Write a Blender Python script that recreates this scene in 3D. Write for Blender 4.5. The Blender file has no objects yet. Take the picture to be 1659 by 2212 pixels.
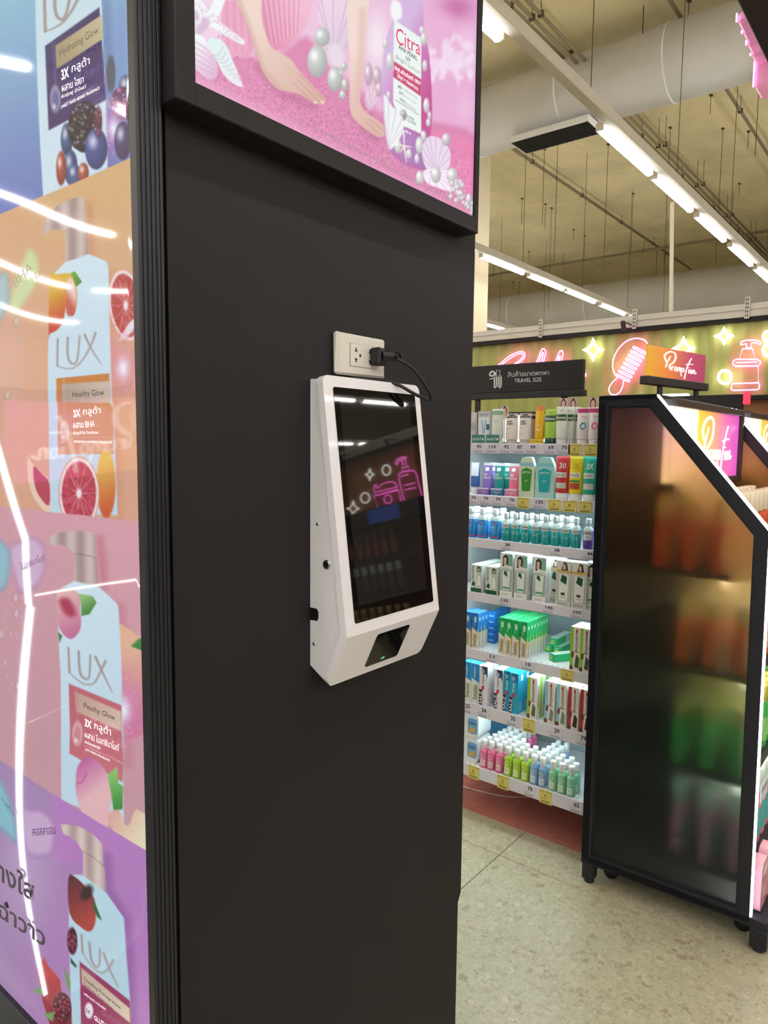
import bpy, math, random
import numpy as np
from mathutils import Matrix, Vector
from mathutils.geometry import tessellate_polygon

# ------------------------------------------------------------------ camera, world, exposure
SC = bpy.context.scene
COL = SC.collection
IW, IH, FPX = 1659.0, 2212.0, 1536.0
YAW, PITCH, ROLL = math.radians(38.68), math.radians(-5.483), math.radians(0.604)
CAM = np.array([0.0, 0.0, 1.5])
_cy, _sy, _cp, _sp = math.cos(YAW), math.sin(YAW), math.cos(PITCH), math.sin(PITCH)
FWD = np.array([_cy*_cp, _sy*_cp, _sp])
_r0 = np.array([_sy, -_cy, 0.0]); _u0 = np.cross(_r0, FWD)
RGT = math.cos(ROLL)*_r0 + math.sin(ROLL)*_u0
UPV = -math.sin(ROLL)*_r0 + math.cos(ROLL)*_u0
cam_d = bpy.data.cameras.new('camera'); cam_o = bpy.data.objects.new('camera', cam_d); COL.objects.link(cam_o)
cam_d.sensor_fit = 'HORIZONTAL'; cam_d.sensor_width = 36.0; cam_d.lens = 36.0*FPX/IW
cam_d.clip_start = 0.02; cam_d.clip_end = 200
cam_o.matrix_world = Matrix(((RGT[0], UPV[0], -FWD[0], CAM[0]), (RGT[1], UPV[1], -FWD[1], CAM[1]),
                             (RGT[2], UPV[2], -FWD[2], CAM[2]), (0, 0, 0, 1)))
SC.camera = cam_o
SC.view_settings.view_transform = 'Standard'; SC.view_settings.look = 'None'
SC.view_settings.exposure = 0.0; SC.view_settings.gamma = 1.0; SC.view_settings.use_curve_mapping = False
world = bpy.data.worlds.new('world'); SC.world = world; world.use_nodes = True
world.node_tree.nodes['Background'].inputs[0].default_value = (0.9, 0.85, 0.75, 1)
world.node_tree.nodes['Background'].inputs[1].default_value = 0.05
SC.cycles.use_denoising = True
SC.cycles.max_bounces = 8; SC.cycles.diffuse_bounces = 3; SC.cycles.glossy_bounces = 4; SC.cycles.transmission_bounces = 6
SC.cycles.sample_clamp_indirect = 6.0
LAMP = 40.0           # ceiling lamp diffuser radiance
LED = 42.0            # shelf LED radiance

# ------------------------------------------------------------------ helpers
def ray(x, y): return FWD + RGT*((x-IW/2)/FPX) - UPV*((y-IH/2)/FPX)
def at(axis, val, x, y):
    """where the sight line through a photo pixel meets the real plane axis = val"""
    d = ray(x, y); return CAM + d*((val-CAM[axis])/d[axis])
def lin(c):
    c = np.asarray(c, float)/255.0
    return np.where(c <= 0.04045, c/12.92, ((c+0.055)/1.055)**2.4)
def hexc(h): return tuple(int(h[i:i+2], 16) for i in (1, 3, 5))

MATS = {}
def mat(name, col=(128, 128, 128), rough=0.5, metal=0.0, spec=0.5, emit=0.0, noise=0.0, nscale=30.0, bump=0.0, coat=0.0, trans=0.0, ior=1.45, alpha=1.0):
    if name in MATS: return MATS[name]
    m = bpy.data.materials.new(name); m.use_nodes = True
    nt = m.node_tree; b = nt.nodes['Principled BSDF']
    c = (*lin(col), 1)
    b.inputs['Base Color'].default_value = c
    b.inputs['Roughness'].default_value = rough; b.inputs['Metallic'].default_value = metal
    b.inputs['Specular IOR Level'].default_value = spec
    b.inputs['Coat Weight'].default_value = coat; b.inputs['Coat Roughness'].default_value = 0.05
    b.inputs['Transmission Weight'].default_value = trans; b.inputs['IOR'].default_value = ior
    b.inputs['Alpha'].default_value = alpha
    if emit:
        b.inputs['Emission Color'].default_value = c; b.inputs['Emission Strength'].default_value = emit
    if noise or bump:
        tc = nt.nodes.new('ShaderNodeTexCoord'); nz = nt.nodes.new('ShaderNodeTexNoise')
        nz.inputs['Scale'].default_value = nscale; nz.inputs['Detail'].default_value = 5
        nt.links.new(tc.outputs['Object'], nz.inputs['Vector'])
        if noise:
            mr = nt.nodes.new('ShaderNodeMapRange')
            mr.inputs[1].default_value = 0.3; mr.inputs[2].default_value = 0.7
            mr.inputs[3].default_value = 1-noise; mr.inputs[4].default_value = 1+noise
            mx = nt.nodes.new('ShaderNodeVectorMath'); mx.operation = 'SCALE'
            mx.inputs[0].default_value = c[:3]
            nt.links.new(nz.outputs['Fac'], mr.inputs[0]); nt.links.new(mr.outputs[0], mx.inputs['Scale'])
            nt.links.new(mx.outputs[0], b.inputs['Base Color'])
        if bump:
            bp = nt.nodes.new('ShaderNodeBump'); bp.inputs['Strength'].default_value = bump; bp.inputs['Distance'].default_value = 0.002
            nt.links.new(nz.outputs['Fac'], bp.inputs['Height']); nt.links.new(bp.outputs[0], b.inputs['Normal'])
    MATS[name] = m
    return m
def col_mat(c, rough=0.45, **k):
    c = hexc(c) if isinstance(c, str) else tuple(int(v) for v in c)
    return mat('paint_%02x%02x%02x_%d' % (*c, int(rough*100)), c, rough, **k)
def glow(name, col, strength): return mat(name, col, 0.5, emit=strength)

class MB:
    """collects faces with materials; build() links ONE mesh object"""
    def __init__(s): s.v = []; s.f = []; s.m = []; s.sm = []; s.mats = []
    def mi(s, m):
        if m not in s.mats: s.mats.append(m)
        return s.mats.index(m)
    def add(s, vs, fs, m, smooth=False):
        o = len(s.v); k = s.mi(m)
        s.v += [tuple(float(q) for q in p) for p in vs]
        s.f += [tuple(i+o for i in f) for f in fs]; s.m += [k]*len(fs); s.sm += [smooth]*len(fs)
        return s
    def box(s, a, b, m, ch=0.0):
        x0, y0, z0 = [min(p, q) for p, q in zip(a, b)]; x1, y1, z1 = [max(p, q) for p, q in zip(a, b)]
        if ch <= 0:
            vs = [(x0, y0, z0), (x1, y0, z0), (x1, y1, z0), (x0, y1, z0), (x0, y0, z1), (x1, y0, z1), (x1, y1, z1), (x0, y1, z1)]
            fs = [(0, 3, 2, 1), (4, 5, 6, 7), (0, 1, 5, 4), (1, 2, 6, 5), (2, 3, 7, 6), (3, 0, 4, 7)]
            return s.add(vs, fs, m)
        c = min(ch, (x1-x0)/2.01, (y1-y0)/2.01, (z1-z0)/2.01); vs = []; idx = {}
        P = ((x0, x1), (y0, y1), (z0, z1))
        for i in (0, 1):
            for j in (0, 1):
                for k in (0, 1):
                    base = [P[0][i], P[1][j], P[2][k]]; sg = [1 if q == 0 else -1 for q in (i, j, k)]
                    for ax in range(3):
                        p = [base[q] if q == ax else base[q]+sg[q]*c for q in range(3)]
                        idx[i, j, k, ax] = len(vs); vs.append(p)
        fs = []
        for ax in range(3):
            o1, o2 = [q for q in range(3) if q != ax]
            for sd in (0, 1):
                ring = []
                for a1, a2 in ((0, 0), (1, 0), (1, 1), (0, 1)):
                    key = [0, 0, 0]; key[ax] = sd; key[o1] = a1; key[o2] = a2; ring.append(idx[(*key, ax)])
                fs.append(ring if (sd == 1) == (ax != 1) else ring[::-1])
            for a1 in (0, 1):
                for a2 in (0, 1):
                    k0 = [0, 0, 0]; k1 = [0, 0, 0]; k0[ax] = 0; k1[ax] = 1
                    for kk in (k0, k1): kk[o1] = a1; kk[o2] = a2
                    fs.append((idx[(*k0, o1)], idx[(*k1, o1)], idx[(*k1, o2)], idx[(*k0, o2)]))
        for i in (0, 1):
            for j in (0, 1):
                for k in (0, 1): fs.append((idx[i, j, k, 0], idx[i, j, k, 1], idx[i, j, k, 2]))
        return s.add(vs, fs, m)
    def prism(s, pts, fn, d0, d1, m, smooth=False):
        """extrude the 2-D outline pts between depths d0 and d1; fn(u, v, d) -> 3-D"""
        n = len(pts)
        vs = [fn(u, v, d0) for u, v in pts]+[fn(u, v, d1) for u, v in pts]
        tri = tessellate_polygon([[Vector((u, v, 0)) for u, v in pts]])
        fs = [tuple(t) for t in tri]+[tuple(i+n for i in t[::-1]) for t in tri]
        fs += [(i, (i+1) % n, (i+1) % n+n, i+n) for i in range(n)]
        return s.add(vs, fs, m, smooth)
    def flat(s, pts3, m):
        tri = tessellate_polygon([[Vector(p) for p in pts3]])
        return s.add(pts3, [tuple(t) for t in tri], m)
    def lathe(s, prof, m, c=(0, 0, 0), n=16, sx=1.0, sy=1.0, ax=2):
        vs = []; fs = []
        for r, h in prof:
            for i in range(n):
                a = 2*math.pi*i/n; p = [r*sx*math.cos(a), r*sy*math.sin(a)]
                q = (p[0], p[1], h) if ax == 2 else ((h, p[0], p[1]) if ax == 0 else (p[0], h, p[1]))
                vs.append((q[0]+c[0], q[1]+c[1], q[2]+c[2]))
        for k in range(len(prof)-1):
            for i in range(n):
                j = (i+1) % n; fs.append((k*n+i, k*n+j, (k+1)*n+j, (k+1)*n+i))
        s.add(vs, fs, m, True)
        o = len(s.v)-len(vs)
        for k in (0, len(prof)-1):
            if prof[k][0] > 1e-5:
                s.f.append(tuple(o+k*n+i for i in range(n))); s.m.append(s.mi(m)); s.sm.append(False)
        return s
    def tube(s, path, r, m, n=8, closed=False, caps=True):
        P = [np.array(p, float) for p in path]; N = len(P); vs = []; fs = []
        up = None
        for i in range(N):
            if closed: t = P[(i+1) % N]-P[i-1]
            else: t = P[min(i+1, N-1)]-P[max(i-1, 0)]
            t = t/(np.linalg.norm(t)+1e-9)
            if up is None:
                up = np.array([0, 0, 1.0]) if abs(t[2]) < 0.9 else np.array([1.0, 0, 0])
            a = up-t*(up@t); a /= np.linalg.norm(a)+1e-9; up = a; b = np.cross(t, a)
            rr = r[i] if hasattr(r, '__len__') else r
            for k in range(n):
                g = 2*math.pi*k/n; vs.append(P[i]+a*rr*math.cos(g)+b*rr*math.sin(g))
        M = N if closed else N-1
        for i in range(M):
            i2 = (i+1) % N
            for k in range(n):
                k2 = (k+1) % n; fs.append((i*n+k, i*n+k2, i2*n+k2, i2*n+k))
        if not closed and caps: fs += [tuple(range(n)), tuple((N-1)*n+k for k in range(n))]
        return s.add(vs, fs, m, True)
    def cyl(s, a, b, r, m, n=12): return s.tube([a, b], r, m, n)
    def ribbon(s, pts, w, fn, m):
        """flat brush stroke of width w along 2-D points, mapped by fn(u, v)"""
        P = [np.array(p, float) for p in pts]; N = len(P); vs = []
        for i in range(N):
            t = P[min(i+1, N-1)]-P[max(i-1, 0)]; t /= np.linalg.norm(t)+1e-9
            q = np.array([-t[1], t[0]])*(w[i] if hasattr(w, '__len__') else w)/2
            vs += [fn(*(P[i]+q)), fn(*(P[i]-q))]
        return s.add(vs, [(2*i, 2*i+1, 2*i+3, 2*i+2) for i in range(N-1)], m)
    def text(s, body, fn, u0, v0, u1, v1, m, bold=0.0, keep=False):
        """fit the text into the box u0..u1 x v0..v1 of the surface map fn(u, v)"""
        V, T = text_mesh(body, bold)
        if keep:
            k = min((u1-u0), (v1-v0)*V[:, 0].max()); u1 = u0+k
        vs = [fn(u0+(u1-u0)*p[0]/max(V[:, 0].max(), 1e-6), v0+(v1-v0)*p[1]) for p in V]
        return s.add(vs, T, m)
    def build(s, name, parent=None, bevel=0.0, label=None, cat=None, group=None, kind=None, loc=None, rotz=0.0):
        me = bpy.data.meshes.new(name); me.from_pydata(s.v, [], s.f)
        for m in s.mats: me.materials.append(m)
        me.polygons.foreach_set('material_index', s.m); me.polygons.foreach_set('use_smooth', s.sm); me.update()
        return link(name, me, parent, bevel, label, cat, group, kind, loc, rotz)

def link(name, me, parent=None, bevel=0.0, label=None, cat=None, group=None, kind=None, loc=None, rotz=0.0):
    o = bpy.data.objects.new(name, me); COL.objects.link(o)
    if parent is not None: o.parent = parent
    if loc is not None: o.location = loc
    if rotz: o.rotation_euler = (0, 0, rotz)
    if bevel:
        b = o.modifiers.new('bevel', 'BEVEL'); b.width = bevel; b.segments = 2; b.limit_method = 'ANGLE'; b.angle_limit = math.radians(40)
    tag(o, label, cat, group, kind)
    return o
def tag(o, label=None, cat=None, group=None, kind=None):
    if label: o['label'] = label
    if cat: o['category'] = cat
    if group: o['group'] = group
    if kind: o['kind'] = kind
    return o
def thing(name, label, cat, loc=(0, 0, 0), rotz=0.0, group=None):
    o = bpy.data.objects.new(name, None); COL.objects.link(o); o.location = loc; o.rotation_euler = (0, 0, rotz)
    o.empty_display_size = 0.02
    return tag(o, label, cat, group)
def copy_tree(o, parent=None):
    c = o.copy(); COL.objects.link(c)
    if parent is not None: c.parent = parent
    for ch in list(o.children): copy_tree(ch, c)
    return c
PROTO = {}
def place(key, maker, loc, rotz, label, cat, group=None):
    """first use builds the thing, later uses copy it with its parts"""
    if key not in PROTO:
        o = maker(); PROTO[key] = o
    else: o = copy_tree(PROTO[key])
    o.location = loc; o.rotation_euler = (0, 0, rotz)
    for k in ('group',):
        if k in o.keys(): del o[k]
    return tag(o, label, cat, group)

_TX = {}
def text_mesh(body, bold=0.0):
    k = (body, bold)
    if k not in _TX:
        cu = bpy.data.curves.new('lettering', 'FONT'); cu.body = body; cu.size = 1.0; cu.resolution_u = 2; cu.offset = bold
        ob = bpy.data.objects.new('lettering', cu); COL.objects.link(ob)
        me = ob.to_mesh(); me.calc_loop_triangles()
        V = np.array([v.co[:2] for v in me.vertices]) if len(me.vertices) else np.zeros((1, 2))
        T = [tuple(t.vertices) for t in me.loop_triangles]
        ob.to_mesh_clear(); bpy.data.objects.remove(ob); bpy.data.curves.remove(cu)
        V = V-V.min(0); V = V/max(V[:, 1].max(), 1e-6)
        _TX[k] = (V, T)
    return _TX[k]
def quad_map(TL, TR, BR, BL, to3):
    """unit square (u right, v up) -> photo-plane quad -> 3-D by to3(x, y)"""
    TL, TR, BR, BL = [np.array(p, float) for p in (TL, TR, BR, BL)]
    return lambda u, v: to3(*((BL*(1-u)+BR*u)*(1-v)+(TL*(1-u)+TR*u)*v))
def smooth_path(pts, n=6, closed=False):
    P = [np.array(p, float) for p in pts]; N = len(P); out = []
    for i in range(N if closed else N-1):
        p0 = P[i-1] if (closed or i > 0) else P[0]*2-P[1]
        p1 = P[i]; p2 = P[(i+1) % N]; p3 = P[(i+2) % N] if (closed or i+2 < N) else P[-1]*2-P[-2]
        for k in range(n):
            t = k/n; out.append(0.5*((2*p1)+(p2-p0)*t+(2*p0-5*p1+4*p2-p3)*t*t+(3*p1-p0-3*p2+p3)*t**3))
    if not closed: out.append(P[-1])
    return [tuple(p) for p in out]
ORD = 'first second third fourth fifth sixth seventh eighth ninth tenth eleventh twelfth thirteenth fourteenth fifteenth sixteenth seventeenth eighteenth nineteenth twentieth'.split()
def nth(i): return ORD[i] if i < len(ORD) else 'number %d' % (i+1)
R90 = math.radians(-90)      # a product built facing -y stands facing -X on the shelf

# ------------------------------------------------------------------ large structure
def terrazzo(name, base, chip_a, chip_b, amount=1.0):
    m = bpy.data.materials.new(name); m.use_nodes = True; nt = m.node_tree; b = nt.nodes['Principled BSDF']
    N = nt.nodes.new; L = nt.links.new
    tc = N('ShaderNodeTexCoord')
    nz = N('ShaderNodeTexNoise'); nz.inputs['Scale'].default_value = 9; nz.inputs['Detail'].default_value = 6
    L(tc.outputs['Object'], nz.inputs['Vector'])
    wob = N('ShaderNodeVectorMath'); wob.operation = 'MULTIPLY_ADD'; wob.inputs[1].default_value = (0.004,)*3
    nz2 = N('ShaderNodeTexNoise'); nz2.inputs['Scale'].default_value = 60; L(tc.outputs['Object'], nz2.inputs['Vector'])
    L(nz2.outputs['Color'], wob.inputs[0]); L(tc.outputs['Object'], wob.inputs[2])
    base_mix = N('ShaderNodeMixRGB'); base_mix.inputs[1].default_value = (*lin(base)*0.86, 1); base_mix.inputs[2].default_value = (*np.minimum(lin(base)*1.12, 1), 1)
    L(nz.outputs['Fac'], base_mix.inputs[0]); prev = base_mix.outputs[0]
    for sc, ca, cb, st, lo in ((46, chip_a, chip_b, 0.58*amount, .5), (95, chip_b, chip_a, 0.45*amount, .4), (150, chip_a, chip_b, 0.4*amount, .5)):
        v = N('ShaderNodeTexVoronoi'); v.inputs['Scale'].default_value = sc; L(wob.outputs[0], v.inputs['Vector'])
        ve = N('ShaderNodeTexVoronoi'); ve.feature = 'DISTANCE_TO_EDGE'; ve.inputs['Scale'].default_value = sc; L(wob.outputs[0], ve.inputs['Vector'])
        sx = N('ShaderNodeSeparateColor'); L(v.outputs['Color'], sx.inputs[0])
        cmp_ = N('ShaderNodeMapRange'); cmp_.inputs[1].default_value = .05; cmp_.inputs[2].default_value = .09; L(ve.outputs['Distance'], cmp_.inputs[0])
        pick = N('ShaderNodeMapRange'); pick.inputs[1].default_value = lo; pick.inputs[2].default_value = lo+.3; L(sx.outputs[0], pick.inputs[0])
        mul = N('ShaderNodeMath'); mul.operation = 'MULTIPLY'; L(cmp_.outputs[0], mul.inputs[0]); L(pick.outputs[0], mul.inputs[1])
        mul2 = N('ShaderNodeMath'); mul2.operation = 'MULTIPLY'; mul2.inputs[1].default_value = st; L(mul.outputs[0], mul2.inputs[0])
        cc = N('ShaderNodeMixRGB'); cc.inputs[1].default_value = (*lin(ca), 1); cc.inputs[2].default_value = (*lin(cb), 1); L(sx.outputs[1], cc.inputs[0])
        mx = N('ShaderNodeMixRGB'); L(mul2.outputs[0], mx.inputs[0]); L(prev, mx.inputs[1]); L(cc.outputs[0], mx.inputs[2]); prev = mx.outputs[0]
    L(prev, b.inputs['Base Color']); b.inputs['Roughness'].default_value = 0.34; b.inputs['Specular IOR Level'].default_value = 0.4
    return m
M_TERR = terrazzo('terrazzo_cream', (168, 163, 138), (122, 106, 82), (196, 190, 170))
M_TERR_RED = terrazzo('terrazzo_red', (176, 108, 98), (146, 82, 76), (196, 138, 126), 0.8)
M_JOINT = mat('floor_joint', (110, 102, 86), 0.8)
floor = MB().box((-10, -14, -0.2), (21, 16, -0.012), M_JOINT).build('floor', kind='structure')
T = 1.2; X0, Y0 = 2.21-2*T, 1.21-4*T
tile_mb = MB().box((0.0012, 0.0012, -0.012), (T-0.0012, T-0.0012, 0.0), M_TERR, 0.0015)
t0 = None
for i in range(8):
    for j in range(9):
        if t0 is None: t0 = tile_mb.build('floor_tile', floor, loc=(X0, Y0, 0)); me = t0.data
        else: link('floor_tile', me, floor, loc=(X0+i*T, Y0+j*T, 0))
g = MB()
xa, xb, ya, yb = X0, X0+8*T, Y0, Y0+9*T
for a, b in (((-10, -14), (xa, 16)), ((xb, -14), (21, 16)), ((xa, -14), (xb, ya)), ((xa, yb), (xb, 16))):
    g.box((*a, -0.012), (*b, 0.0), M_TERR)
g.build('floor_surface', floor)
MB().box((2.415, 0.90, 0.0), (3.0, 4.2, 0.0012), M_TERR_RED).build('floor_strip', kind='structure', label='red terrazzo strip of floor under the shelf unit')

def concrete(name, c, sc=1.2):
    m = bpy.data.materials.new(name); m.use_nodes = True; nt = m.node_tree; b = nt.nodes['Principled BSDF']; N = nt.nodes.new; L = nt.links.new
    tc = N('ShaderNodeTexCoord'); n1 = N('ShaderNodeTexNoise'); n1.inputs['Scale'].default_value = sc; n1.inputs['Detail'].default_value = 8; n1.inputs['Roughness'].default_value = 0.7
    L(tc.outputs['Object'], n1.inputs['Vector'])
    r = N('ShaderNodeValToRGB'); r.color_ramp.elements[0].position = 0.32; r.color_ramp.elements[0].color = (*lin(c)*0.78, 1)
    r.color_ramp.elements[1].position = 0.6; r.color_ramp.elements[1].color = (*lin(c), 1)
    L(n1.outputs['Fac'], r.inputs[0]); L(r.outputs[0], b.inputs['Base Color']); b.inputs['Roughness'].default_value = 0.9
    return m
M_CEIL = concrete('ceiling_concrete', (236, 221, 178), 0.9)
M_WALLF = mat('far_wall_paint', (216, 204, 176), 0.9, noise=0.06, nscale=0.8)
ZC = 6.3
MB().box((-10, -14, ZC), (21, 16, ZC+0.2), M_CEIL).build('ceiling', kind='structure')
MB().box((20.8, -14, 0), (21, 16, ZC), M_WALLF).build('wall_far', kind='structure')
MB().box((-7.2, -14, 0), (-7.0, 16, ZC), mat('white_back_wall', (238, 238, 242), .8)).build('wall_back', kind='structure')
MB().box((-7, 15.8, 0), (20.8, 16, ZC), M_WALLF).build('wall_left', kind='structure')
MB().box((-7, -14, 0), (20.8, -13.8, ZC), M_WALLF).build('wall_right', kind='structure')

# ---- pillar with its dark cladding
M_PANEL = mat('dark_laminate', (27, 25, 29), 0.62, spec=0.35, noise=0.10, nscale=6, bump=0.12)
M_BLACK = mat('black_aluminium', (24, 26, 34), 0.38, metal=0.0, spec=0.5)
M_BLACK2 = mat('black_paint', (30, 30, 34), 0.45)
PY = 0.8                                   # plane of the pillar's dark face
PXL, PXR = 0.553, 1.289                    # its left and right edges
pillar = MB().box((0.545, 0.812, 0), (1.281, 1.56, 3.3), M_PANEL).build('wall_pillar', kind='structure')
zb = at(1, PY, 990, 1945)[2]
pp = MB(); pp.prism([(PXL, 0.01), (PXR-0.011, 0.01), (PXR-0.011, zb-0.004), (PXR, zb+0.016), (PXR, 3.3), (PXL, 3.3)], lambda u, v, d: (u, d, v), PY, PY+0.012, M_PANEL)
pp.build('cladding_panel', pillar)

# ------------------------------------------------------------------ printed light boxes
class Canvas:
    """colours the vertices of a poster sheet; shapes are given on the print, read from the photo"""
    def __init__(s, px, py, base):
        s.x = px; s.y = py; s.c = np.tile(np.array(base, float), (len(px), 1))
    def color(s, c, i):
        if callable(c): return c(s.x[i], s.y[i])
        return np.array(c, float)
    def put(s, i, a, c):
        s.c[i] = s.c[i]*(1-a[:, None])+s.color(c, i)*a[:, None]
    def poly(s, pts, c, soft=1.2, alpha=1.0, smooth=0):
        if smooth: pts = smooth_path(pts, smooth, True)
        P = np.array(pts, float); lo = P.min(0)-3*soft; hi = P.max(0)+3*soft
        i = np.where((s.x > lo[0]) & (s.x < hi[0]) & (s.y > lo[1]) & (s.y < hi[1]))[0]
        if not len(i): return
        x, y = s.x[i], s.y[i]; ins = np.zeros(len(i), bool); d2 = np.full(len(i), 1e9)
        for a, b in zip(P, np.roll(P, -1, 0)):
            cr = (a[1] > y) != (b[1] > y)
            with np.errstate(divide='ignore', invalid='ignore'):
                xi = (b[0]-a[0])*(y-a[1])/(b[1]-a[1]+1e-12)+a[0]
            ins ^= cr & (x < xi)
            e = b-a; t = np.clip(((x-a[0])*e[0]+(y-a[1])*e[1])/(e@e+1e-9), 0, 1)
            d2 = np.minimum(d2, (x-a[0]-t*e[0])**2+(y-a[1]-t*e[1])**2)
        sd = np.sqrt(d2)*np.where(ins, 1, -1)
        s.put(i, np.clip(sd/soft*0.5+0.5, 0, 1)*alpha, c)
    def ell(s, cx, cy, rx, ry, c, rot=0, soft=1.2, alpha=1.0):
        R = max(rx, ry)+3*soft
        i = np.where((abs(s.x-cx) < R) & (abs(s.y-cy) < R))[0]
        if not len(i): return
        a = math.radians(rot); dx, dy = s.x[i]-cx, s.y[i]-cy
        u = dx*math.cos(a)+dy*math.sin(a); v = -dx*math.sin(a)+dy*math.cos(a)
        sd = (1-np.hypot(u/rx, v/ry))*min(rx, ry)
        s.put(i, np.clip(sd/soft*0.5+0.5, 0, 1)*alpha, c)
    def ball(s, cx, cy, rx, ry, c, hi=(255, 255, 255), rot=0, sh=0.65):
        """a printed round berry or pearl, darker at the rim"""
        c = np.array(c, float)
        def f(x, y):
            q = np.clip(np.hypot((x-cx+rx*.3)/rx, (y-cy+ry*.3)/ry)/1.35, 0, 1)[:, None]
            return c*(1-q*(1-sh))
        s.ell(cx, cy, rx, ry, f, rot)
        s.ell(cx-rx*.3, cy-ry*.35, rx*.28, ry*.24, hi, rot, soft=max(rx*.3, 1), alpha=0.8)
    def blob(s, cx, cy, rx, ry, c, alpha=1.0):
        i = np.where((abs(s.x-cx) < 2.2*rx) & (abs(s.y-cy) < 2.2*ry))[0]
        if len(i): s.put(i, alpha*np.exp(-((s.x[i]-cx)/rx)**2-((s.y[i]-cy)/ry)**2), c)
    def line(s, pts, w, c, alpha=1.0, soft=1.0, smooth=5):
        P = np.array(smooth_path(pts, smooth) if smooth else pts, float); W = w if hasattr(w, '__len__') else (w, w)
        m = max(W); lo = P.min(0)-m-3; hi = P.max(0)+m+3
        i = np.where((s.x > lo[0]) & (s.x < hi[0]) & (s.y > lo[1]) & (s.y < hi[1]))[0]
        if not len(i): return
        x, y = s.x[i], s.y[i]; best = np.full(len(i), -1e9)
        n = len(P)-1
        for k in range(n):
            a, b = P[k], P[k+1]; e = b-a; t = np.clip(((x-a[0])*e[0]+(y-a[1])*e[1])/(e@e+1e-9), 0, 1)
            d = np.hypot(x-a[0]-t*e[0], y-a[1]-t*e[1]); r = (W[0]+(W[1]-W[0])*(k+t)/n)/2
            best = np.maximum(best, r-d)
        s.put(i, np.clip(best/soft*0.5+0.5, 0, 1)*alpha, c)
    def speckle(s, i, amp, cell, seed=1):
        h = np.sin(np.floor(s.x[i]/cell)*12.9898+np.floor(s.y[i]/cell)*78.233+seed*37.7)*43758.5453
        s.c[i] *= (1+amp*(2*(h-np.floor(h))-1))[:, None]
def g2(c0, p0, c1, p1):
    c0, c1, p0, p1 = [np.array(v, float) for v in (c0, c1, p0, p1)]; e = p1-p0
    def f(x, y):
        t = np.clip(((x-p0[0])*e[0]+(y-p0[1])*e[1])/(e@e), 0, 1)[:, None]; return c0*(1-t)+c1*t
    return f
def print_mat(name, gloss, strength=1.0):
    m = bpy.data.materials.new(name); m.use_nodes = True; nt = m.node_tree; b = nt.nodes['Principled BSDF']
    a = nt.nodes.new('ShaderNodeVertexColor'); a.layer_name = 'print'
    b.inputs['Base Color'].default_value = (0.02, 0.02, 0.02, 1); b.inputs['Roughness'].default_value = gloss
    b.inputs['Specular IOR Level'].default_value = 0.5
    nt.links.new(a.outputs[0], b.inputs['Emission Color']); b.inputs['Emission Strength'].default_value = strength
    return m
def sheet(name, fn, us, vs, paint, base, material, parent, bulge=None):
    """a fine-meshed backlit sheet; fn(u, v) -> 3-D, paint(canvas) prints it"""
    U, V = np.meshgrid(us, vs); P = np.array(fn(U.ravel(), V.ravel())).T
    D = P-CAM; dep = np.maximum(D@FWD, 0.05); px = IW/2+FPX*(D@RGT)/dep; py = IH/2-FPX*(D@UPV)/dep
    cv = Canvas(px, py, base); paint(cv)
    if bulge is not None: P = P+bulge(U.ravel(), V.ravel())
    nu, nv = len(us), len(vs); q = np.arange(nu*nv).reshape(nv, nu)
    F = np.stack([q[:-1, :-1], q[:-1, 1:], q[1:, 1:], q[1:, :-1]], -1).reshape(-1, 4)
    me = bpy.data.meshes.new(name); me.vertices.add(len(P)); me.vertices.foreach_set('co', P.astype('f4').ravel())
    me.loops.add(F.size); me.loops.foreach_set('vertex_index', F.ravel().astype('i4'))
    me.polygons.add(len(F)); me.polygons.foreach_set('loop_start', np.arange(0, F.size, 4, dtype='i4')); me.polygons.foreach_set('loop_total', np.full(len(F), 4, 'i4'))
    me.polygons.foreach_set('use_smooth', np.ones(len(F), bool)); me.update(); me.validate()
    at_ = me.color_attributes.new('print', 'FLOAT_COLOR', 'POINT')
    at_.data.foreach_set('color', np.hstack([lin(np.clip(cv.c, 0, 255)), np.ones((len(P), 1))]).astype('f4').ravel())
    me.materials.append(material)
    return link(name, me, parent)

# ---- shower-cream light box on the left face of the pillar
LX = 0.515
LUX_Y0, LUX_Y1, LUX_Z0, LUX_Z1 = 0.806, 1.50, 0.50, 2.75
lux = thing('light_box', 'tall backlit poster box with pump bottles in blue, orange, pink and purple bands', 'light box', (LX, 1.15, LUX_Z0))
def in_root(root, o):
    o.parent = root; o.matrix_parent_inverse = Matrix.Translation(root.location).inverted(); return o
LXB = lambda u, v: u*0
def px3(x, y, eps=0.0): p = at(0, LX-eps, x, y); return tuple(p)
def crop(ox, oy, k): return lambda pts: [(ox+x/k, oy+y/k) for x, y in pts]
c1, c2, c3, c4 = crop(0, 0, 3.95), crop(0, 500, 3.686), crop(0, 1050, 3.686), crop(0, 1600, 3.614)
WHT = (198, 222, 234)
def lux_logo(cv, L, sw, U, X, w=5.5, col=(163, 153, 152)):
    cv.line(L, (w*.85, w*.9), col, smooth=0); cv.line(sw, (w*.35, w*.95), col); cv.line(U, (w, w*.75), col); cv.line(X, (w*1.05, w*.45), col)
def pump(cv, pts, split, hi=(205, 186, 182), lo=(168, 142, 142)):
    P = np.array(pts); x0, x1 = P[:, 0].min(), P[:, 0].max()
    def f(x, y):
        t = (x-x0)/(x1-x0); k = (0.5+0.5*np.sin(t*17))[:, None]; return np.array(lo, float)*(1-k)+np.array(hi, float)*k
    cv.poly(pts, f); cv.line(split, 1.1, (120, 96, 98), 0.8)
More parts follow.
